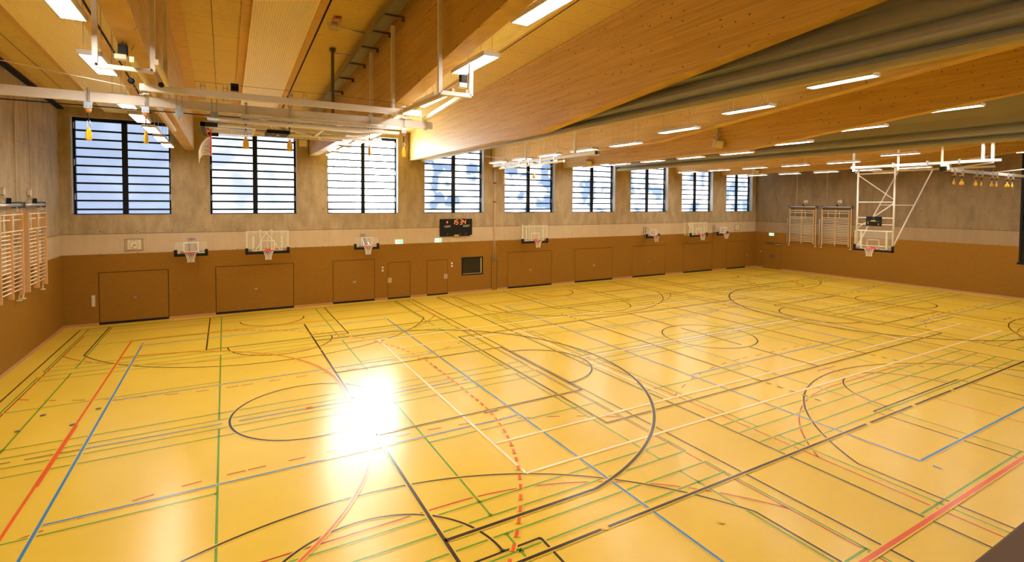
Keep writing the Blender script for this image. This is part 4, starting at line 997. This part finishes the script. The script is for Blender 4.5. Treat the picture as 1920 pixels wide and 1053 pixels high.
for y, lb in ((-3.6, 'thin wire above the far wall bars nearer the corner'), (-5.9, 'thin wire above the far wall bars nearer the hoop')):
    tag(MB().tube([(L-0.05, y, 5.2), (L-0.05, y, 9.2)], 0.010, M_CREAM, 5).build('pull_wire'), lb, 'wire')
# ------------------------------------------------------------------ scoreboard, clocks, signs, switches
def text_obj(txt, size, mat, loc, rot, parent, name, ext=0.003, shear=0.0):
    cu = bpy.data.curves.new(name, 'FONT'); cu.body = txt; cu.size = size; cu.extrude = ext; cu.align_x = 'CENTER'; cu.align_y = 'CENTER'; cu.shear = shear
    o = bpy.data.objects.new(name, cu); COL.objects.link(o)
    dg = bpy.context.evaluated_depsgraph_get(); me = bpy.data.meshes.new_from_object(o.evaluated_get(dg)); bpy.data.objects.remove(o)
    me.materials.clear(); me.materials.append(mat)
    o = bpy.data.objects.new(name, me); COL.objects.link(o); o.parent = parent; o.location = loc; o.rotation_euler = rot; return o
SEG = {'1': 'bc', '5': 'afgcd', '3': 'abgcd', '4': 'fgbc', '8': 'abcdefg', '0': 'abcdef'}
def seven(M, ch, x, z, w_, h_, y, th, mat):
    segs = {'a': ((0, h_), (w_, h_)), 'g': ((0, h_/2), (w_, h_/2)), 'd': ((0, 0), (w_, 0)), 'f': ((0, h_/2), (0, h_)), 'b': ((w_, h_/2), (w_, h_)), 'e': ((0, 0), (0, h_/2)), 'c': ((w_, 0), (w_, h_/2))}
    for s_ in SEG[ch]:
        (xa, za), (xb, zb) = segs[s_]; sh = 0.10
        g = th*0.35; dx, dz = xb-xa, zb-za; l_ = math.hypot(dx, dz)
        xa, xb, za, zb = xa+dx/l_*g, xb-dx/l_*g, za+dz/l_*g, zb-dz/l_*g
        M.bar((x+xa+sh*za, y, z+za), (x+xb+sh*zb, y, z+zb), th, 0.006, mat, (0, 1, 0))
def scoreboard():
    t = thing('scoreboard', 'black electronic scoreboard showing orange 15:34 beneath the fourth window', 'scoreboard', (17.69, 0, 3.36))
    m = MB(); m.box(-1.01, 1.01, -0.10, -0.01, 0, 1.01, M_BLACK, 0.01); m.build('board_case', t)
    d = MB(); y = -0.106; x = -0.27
    for ch in '15':
        seven(d, ch, x, 0.70, 0.14, 0.25, y, 0.032, M_LED); x += 0.21
    x += 0.06
    for ch in '34': seven(d, ch, x, 0.70, 0.14, 0.25, y, 0.032, M_LED); x += 0.21
    d.build('time_digits', t)
    c = MB()
    for z in (0.78, 0.88): c.box(0.105, 0.125, y-0.002, y+0.004, z, z+0.02, M_LED)
    c.build('time_colon', t)
    s = MB(); s.lathe([(0.05, -0.006), (0.05, 0)], (-0.58, -0.102, 0.82), M_LEDRED, 14, 'Y'); s.box(-0.59, -0.57, -0.106, -0.10, 0.86, 0.93, M_BEIGE); s.build('period_lamp', t)
    text_obj('HEIM', 0.17, M_TXT, (-0.58, -0.103, 0.57), (PI/2, 0, 0), t, 'lettering', shear=0.2)
    text_obj('GAST', 0.17, M_TXT, (0.62, -0.103, 0.59), (PI/2, 0, 0), t, 'lettering', shear=0.2)
    k = MB(); k.box(-0.14, 0.14, -0.108, -0.10, 0.0, 0.09, M_STICKER); k.box(0.88, 1.01, -0.108, -0.10, 0.0, 0.05, M_TXT); k.build('sticker', t)
    k = MB()
    for x in (-0.55, 0.22, 0.60): k.box(x-0.006, x+0.006, -0.104, -0.10, 0.08, 0.17, M_STEEL)
    k.build('score_marks', t)
scoreboard()
def clock(label, loc, hands=(3.58, 34.5)):
    t = thing('wall_clock', label, 'clock', loc)
    m = MB(); m.box(-0.235, 0.235, -0.06, -0.01, -0.20, 0.20, M_CLOCK, 0.01); m.build('clock_case', t)
    g = MB()
    for z in (-0.26, 0.26): g.tube([(-0.32, -0.07, z), (0.32, -0.07, z)], 0.008, M_DARKSTEEL, 5)
    for x in (-0.32, 0.32): g.tube([(x, -0.07, -0.26), (x, -0.07, 0.26)], 0.008, M_DARKSTEEL, 5)
    for x in (-0.32, 0.32):
        for z in (-0.26, 0.26): g.tube([(x, -0.07, z), (x, -0.01, z)], 0.010, M_DARKSTEEL, 5)
    g.build('guard_cage', t)
    d = MB()
    for k in range(12):
        a = k*PI/6; r0_, r1_ = 0.145, 0.19
        d.bar((r0_*math.sin(a), -0.062, r0_*math.cos(a)), (r1_*math.sin(a), -0.062, r1_*math.cos(a)), 0.02, 0.003, M_BLACK, (0, 1, 0))
    d.build('hour_marks', t)
    h = MB(); a = hands[0]*PI/6; b = hands[1]*PI/30
    h.bar((-0.02*math.sin(a), -0.064, -0.02*math.cos(a)), (0.10*math.sin(a), -0.064, 0.10*math.cos(a)), 0.02, 0.003, M_BLACK, (0, 1, 0))
    h.bar((-0.03*math.sin(b), -0.066, -0.03*math.cos(b)), (0.16*math.sin(b), -0.066, 0.16*math.cos(b)), 0.014, 0.003, M_BLACK, (0, 1, 0))
    h.lathe([(0.015, -0.068), (0.015, -0.062)], (0, 0, 0), M_BLACK, 10, 'Y'); h.build('clock_hands', t)
    return t
clock('white square-faced wall clock under the first window', (2.45, 0, 3.39))
clock('small wall clock under the ninth window by the far corner', (42.95, 0, 3.41))
def exit_sign(label, loc, rz=0):
    t = thing('exit_sign', label, 'exit sign', loc, (0, 0, rz))
    m = MB(); m.box(-0.20, 0.20, -0.06, -0.01, -0.11, 0.11, M_EXITW, 0.005); m.build('sign_case', t)
    s = MB(); y0, y1 = -0.064, -0.060
    s.box(0.02, 0.17, y0, y1, -0.085, 0.085, M_EXIT)                                    # door panel
    s.prism([(-0.17, 0.0), (-0.10, 0.06), (-0.10, 0.025), (-0.02, 0.025), (-0.02, -0.025), (-0.10, -0.025), (-0.10, -0.06)], 'Y', y0, y1, M_EXIT)   # arrow
    s.build('arrow_and_door', t)
    w_ = MB(); y0, y1 = -0.068, -0.064                                                  # running figure
    w_.lathe([(0.014, y0), (0.014, y1)], (0.095, 0, 0.055), M_EXITW, 10, 'Y')
    for a, b in (((0.095, 0.035), (0.085, -0.01)), ((0.085, -0.01), (0.06, -0.04)), ((0.06, -0.04), (0.04, -0.035)), ((0.085, -0.01), (0.11, -0.04)), ((0.11, -0.04), (0.10, -0.075)), ((0.095, 0.03), (0.06, 0.01)), ((0.095, 0.03), (0.13, 0.005))):
        w_.bar((a[0], -0.066, a[1]), (b[0], -0.066, b[1]), 0.012, 0.004, M_EXITW, (0, 1, 0))
    w_.build('running_figure', t)
    return t
exit_sign('green lit exit sign above the left one of the two single doors', (14.29, 0, 3.14))
exit_sign('green lit exit sign left below the scoreboard', (16.58, 0, 3.15))
exit_sign('green lit exit sign on the far wall above the double door', (L-0.035, -1.54, 2.86), PI/2*3)
def switches(label, loc, n=2, kind='switch_plates', h=0.11):
    t = thing(kind, label, 'switch', loc)
    for k in range(n):
        m = MB(); m.box(-0.055, 0.055, -0.05, -0.036, -k*0.17-0.05, -k*0.17+0.06, M_BEIGE, 0.006); m.box(-0.03, 0.03, -0.056, -0.05, -k*0.17-0.03, -k*0.17+0.04, M_WHITE, 0.004); m.build('switch', t)
switches('pair of cream light switches left of the first single door', (13.37, 0, 1.76))
switches('pair of cream light switches right of the second single door', (17.43, 0, 1.78))
t = thing('wall_control_panel', 'slim cream control panel left of the door in the corner', 'control panel', (1.02, 0, 1.05))
m = MB(); m.box(-0.06, 0.06, -0.055, -0.036, -0.24, 0.24, M_BEIGE, 0.006); m.build('panel_plate', t)
for z in (0.12, -0.02): 
    m = MB(); m.lathe([(0.02, -0.062), (0.02, -0.055)], (0, 0, z), M_WHITE, 10, 'Y'); m.build('button', t)
t = thing('fire_alarm_point', 'small red fire alarm point in the far corner beside the double door', 'fire alarm', (L-0.035, -0.59, 1.36))
m = MB(); m.box(-0.05, 0, -0.08, 0.08, -0.09, 0.09, M_SIGNRED, 0.01); m.build('alarm_case', t); m = MB(); m.box(-0.056, -0.05, -0.03, 0.03, -0.035, 0.035, M_WHITE); m.build('press_glass', t)
tag(MB().box(44.28, 44.33, -0.05, -0.036, 0.98, 1.06, M_BEIGE, 0.004).build('light_switch'), 'tiny cream switch in the panelling next to the far corner', 'switch')
# ------------------------------------------------------------------ rope guide column on the wall between windows four and five
t = thing('rope_guide_column', 'tall narrow steel guide column on the pier right of the scoreboard', 'guide column', (20.22, 0, 0))
m = MB(); m.box(-0.19, 0.19, -0.045, -0.001, 0, 1.80, M_PANEL); m.box(-0.19, -0.175, -0.05, -0.001, 0, 1.95, M_GAP); m.box(0.175, 0.19, -0.05, -0.001, 0, 1.95, M_GAP); m.build('floor_box', t)
m = MB(); m.box(-0.20, 0.20, -0.10, -0.04, 1.80, 1.96, M_DARKSTEEL, 0.005); m.build('roller_bracket', t)
m = MB()
for x0, x1 in ((-0.14, -0.04), (-0.05, -0.02), (0.05, 0.02), (0.12, 0.04)): m.tube([(x0, -0.07, 1.95), (x1, -0.07, 3.2), (x1, -0.07, 7.1)], 0.012, M_PLANK if abs(x0) > 0.1 else M_BEIGE, 5)
m.build('guide_rope', t)
m = MB(); m.box(-0.045, 0.045, -0.05, -0.01, 3.2, 7.1, M_WOODRAIL); m.build('back_rail', t)
m = MB(); m.box(-0.08, 0.08, -0.10, -0.01, 6.6, 7.3, M_STEEL); m.build('spring_housing', t)
for z in (5.38, 6.52):
    m = MB(); m.box(-0.09, 0.09, -0.11, -0.01, z-0.035, z+0.035, M_RUST); m.build('rail_clamp', t)
# ------------------------------------------------------------------ speakers
def speaker(label, loc, rot):
    t = thing('wall_speaker', label, 'speaker', loc, rot)
    m = MB(); m.prism([(-0.14, -0.17), (0.14, -0.17), (0.14, 0.17), (-0.14, 0.17)], 'X', -0.19, 0.19, M_BEIGE); m.build('speaker_box', t)
    m = MB(); m.box(-0.16, 0.16, -0.15, -0.14, -0.14, 0.14, M_CREAM); m.build('grille', t)
    m = MB(); m.bar((0, 0.10, 0.0), (0, 0.10, 0.45), 0.05, 0.05, M_BEIGE); m.box(-0.05, 0.05, 0.02, 0.18, 0.17, 0.21, M_STEEL); m.build('mounting_arm', t)
    return t
speaker('cream speaker hanging left of the second beam above the window pier', (9.28, -1.0, 8.18), (0.35, 0, -0.35))
speaker('cream speaker on the fifth beam beside the steel rope track', (25.05, -3.0, 7.75), (0.35, 0.1, -0.5))
speaker('cream speaker on a pole in front of the fifth beam, middle of the hall', (25.0, -12.3, 8.0), (0.35, 0.1, -0.5))
speaker('cream speaker under the last beams near the far corner', (40.55, -3.3, 7.75), (0.35, 0.1, -0.5))
tag(MB().bar((25.08, -12.2, 8.35), (25.08, -12.2, 9.3), 0.09, 0.09, M_RAIL).build('speaker_pole'), 'dull brown pole holding the speaker in the middle of the hall', 'pole')
# ------------------------------------------------------------------ cable tray, detector and conduit in the second bay
t = thing('cable_tray', 'grey cable tray on brackets along the top of the second roof beam', 'cable tray', (9.48, 0, 0))
m = MB(); vs = []
def tz(y): return ceil_z(y)-0.42
for y in (-0.6, YB+1): vs += [(-0.28, y, tz(y)), (0.0, y, tz(y)), (0.0, y, tz(y)+0.16), (-0.28, y, tz(y)+0.16)]
m.add(vs, [(0, 1, 2, 3), (7, 6, 5, 4), (0, 4, 5, 1), (1, 5, 6, 2), (2, 6, 7, 3), (3, 7, 4, 0)], M_TRAY)
for xx in (-0.24, -0.16, -0.08):
    m.tube([(xx, -0.6, tz(-0.6)+0.19), (xx, YB+1, tz(YB+1)+0.19)], 0.025, M_CREAM, 6)
m.build('tray', t)
for y in (-4.6, -6.6, -8.6, -10.3, -11.9, -13.4, -14.6, -15.7, -17.3, -18.9, -20.5):
    m = MB(); m.box(-0.30, 0.165, y-0.02, y+0.02, tz(y)-0.05, tz(y), M_DARKSTEEL); m.box(0.10, 0.165, y-0.02, y+0.02, tz(y)-0.12, tz(y)-0.05, M_DARKSTEEL); m.build('tray_bracket', t)
t = thing('smoke_detector', 'smoke detector in a wire cage with a red sign on the ceiling', 'smoke detector', (8.46, -13.5, ceil_z(-13.5)))
m = MB(); m.lathe([(0.05, -0.10), (0.08, -0.06), (0.08, 0.0)], (0, 0, 0), M_BEIGE, 14); m.build('detector_head', t)
m = MB()
for k in range(6):
    a = k*PI/3; m.tube([(0.17*math.cos(a), 0.17*math.sin(a), 0), (0.15*math.cos(a), 0.15*math.sin(a), -0.14), (0, 0, -0.16)], 0.006, M_CREAM, 4)
for z, r_ in ((-0.05, 0.165), (-0.12, 0.152)): m.tube([(r_*math.cos(k*PI/8), r_*math.sin(k*PI/8), z) for k in range(16)], 0.006, M_CREAM, 4, closed=True)
m.build('wire_cage', t)
m = MB(); m.box(-0.10, 0.10, -0.50, -0.24, -0.02, -0.012, M_SIGNRED)
for k in range(4): m.box(-0.08, 0.08, -0.47+k*0.06, -0.445+k*0.06, -0.024, -0.02, M_BEIGE)
m.build('red_sign', t)
m = MB(); m.tube([(0.17, 0.1, -0.03), (0.85, 0.25, -0.03)], 0.015, M_STEEL, 6); m.build('conduit', t)
t = thing('drop_pole', 'grey steel drop pole hanging from the ceiling in the second bay', 'pole', (8.75, -11.6, ceil_z(-11.6)))
m = MB(); m.box(-0.04, 0.04, -0.04, 0.04, -2.05, -0.08, M_DARKSTEEL); m.box(-0.08, 0.08, -0.08, 0.08, -0.08, 0.0, M_DARKSTEEL); m.build('pole_tube', t)
m = MB(); m.tube([(0.04, 0, -0.12), (0.75, 0.05, -0.10)], 0.015, M_STEEL, 6); m.build('conduit', t)
m = MB(); m.box(-0.07, 0.07, -0.05, 0.05, -2.19, -2.05, M_CREAM); m.build('junction_box', t)
m = MB(); m.tube([(0.04, 0, -1.75), (0.72, 0.0, -1.85)], 0.012, M_STEEL, 6); m.build('side_arm', t)
# small unlit emergency luminaire on the ceiling of the first bay
t = thing('emergency_luminaire', 'small unlit ceiling luminaire seen inside the left hanger frame', 'lamp', (3.55, -12.6, ceil_z(-12.6)))
m = MB(); m.box(-0.12, 0.12, -0.22, 0.22, -0.10, 0, M_BEIGE, 0.008); m.build('luminaire_case', t); m = MB(); m.box(-0.10, 0.10, -0.20, 0.20, -0.106, -0.10, M_WHITE); m.build('luminaire_lens', t)
# black blind rail at the head of the left wall
t = thing('blind_rail', 'dark steel bracket rail at the top of the left wall corner', 'rail', (0.0, 0, 0))
m = MB(); m.add([(0, -0.1, 9.06), (0.20, -0.1, 9.06), (0.20, -0.1, 9.12), (0, -0.1, 9.12), (0, -12, 9.78), (0.20, -12, 9.78), (0.20, -12, 9.84), (0, -12, 9.84)], [(0, 1, 2, 3), (7, 6, 5, 4), (0, 4, 5, 1), (1, 5, 6, 2), (2, 6, 7, 3), (3, 7, 4, 0)], M_GAP); m.build('rail', t)
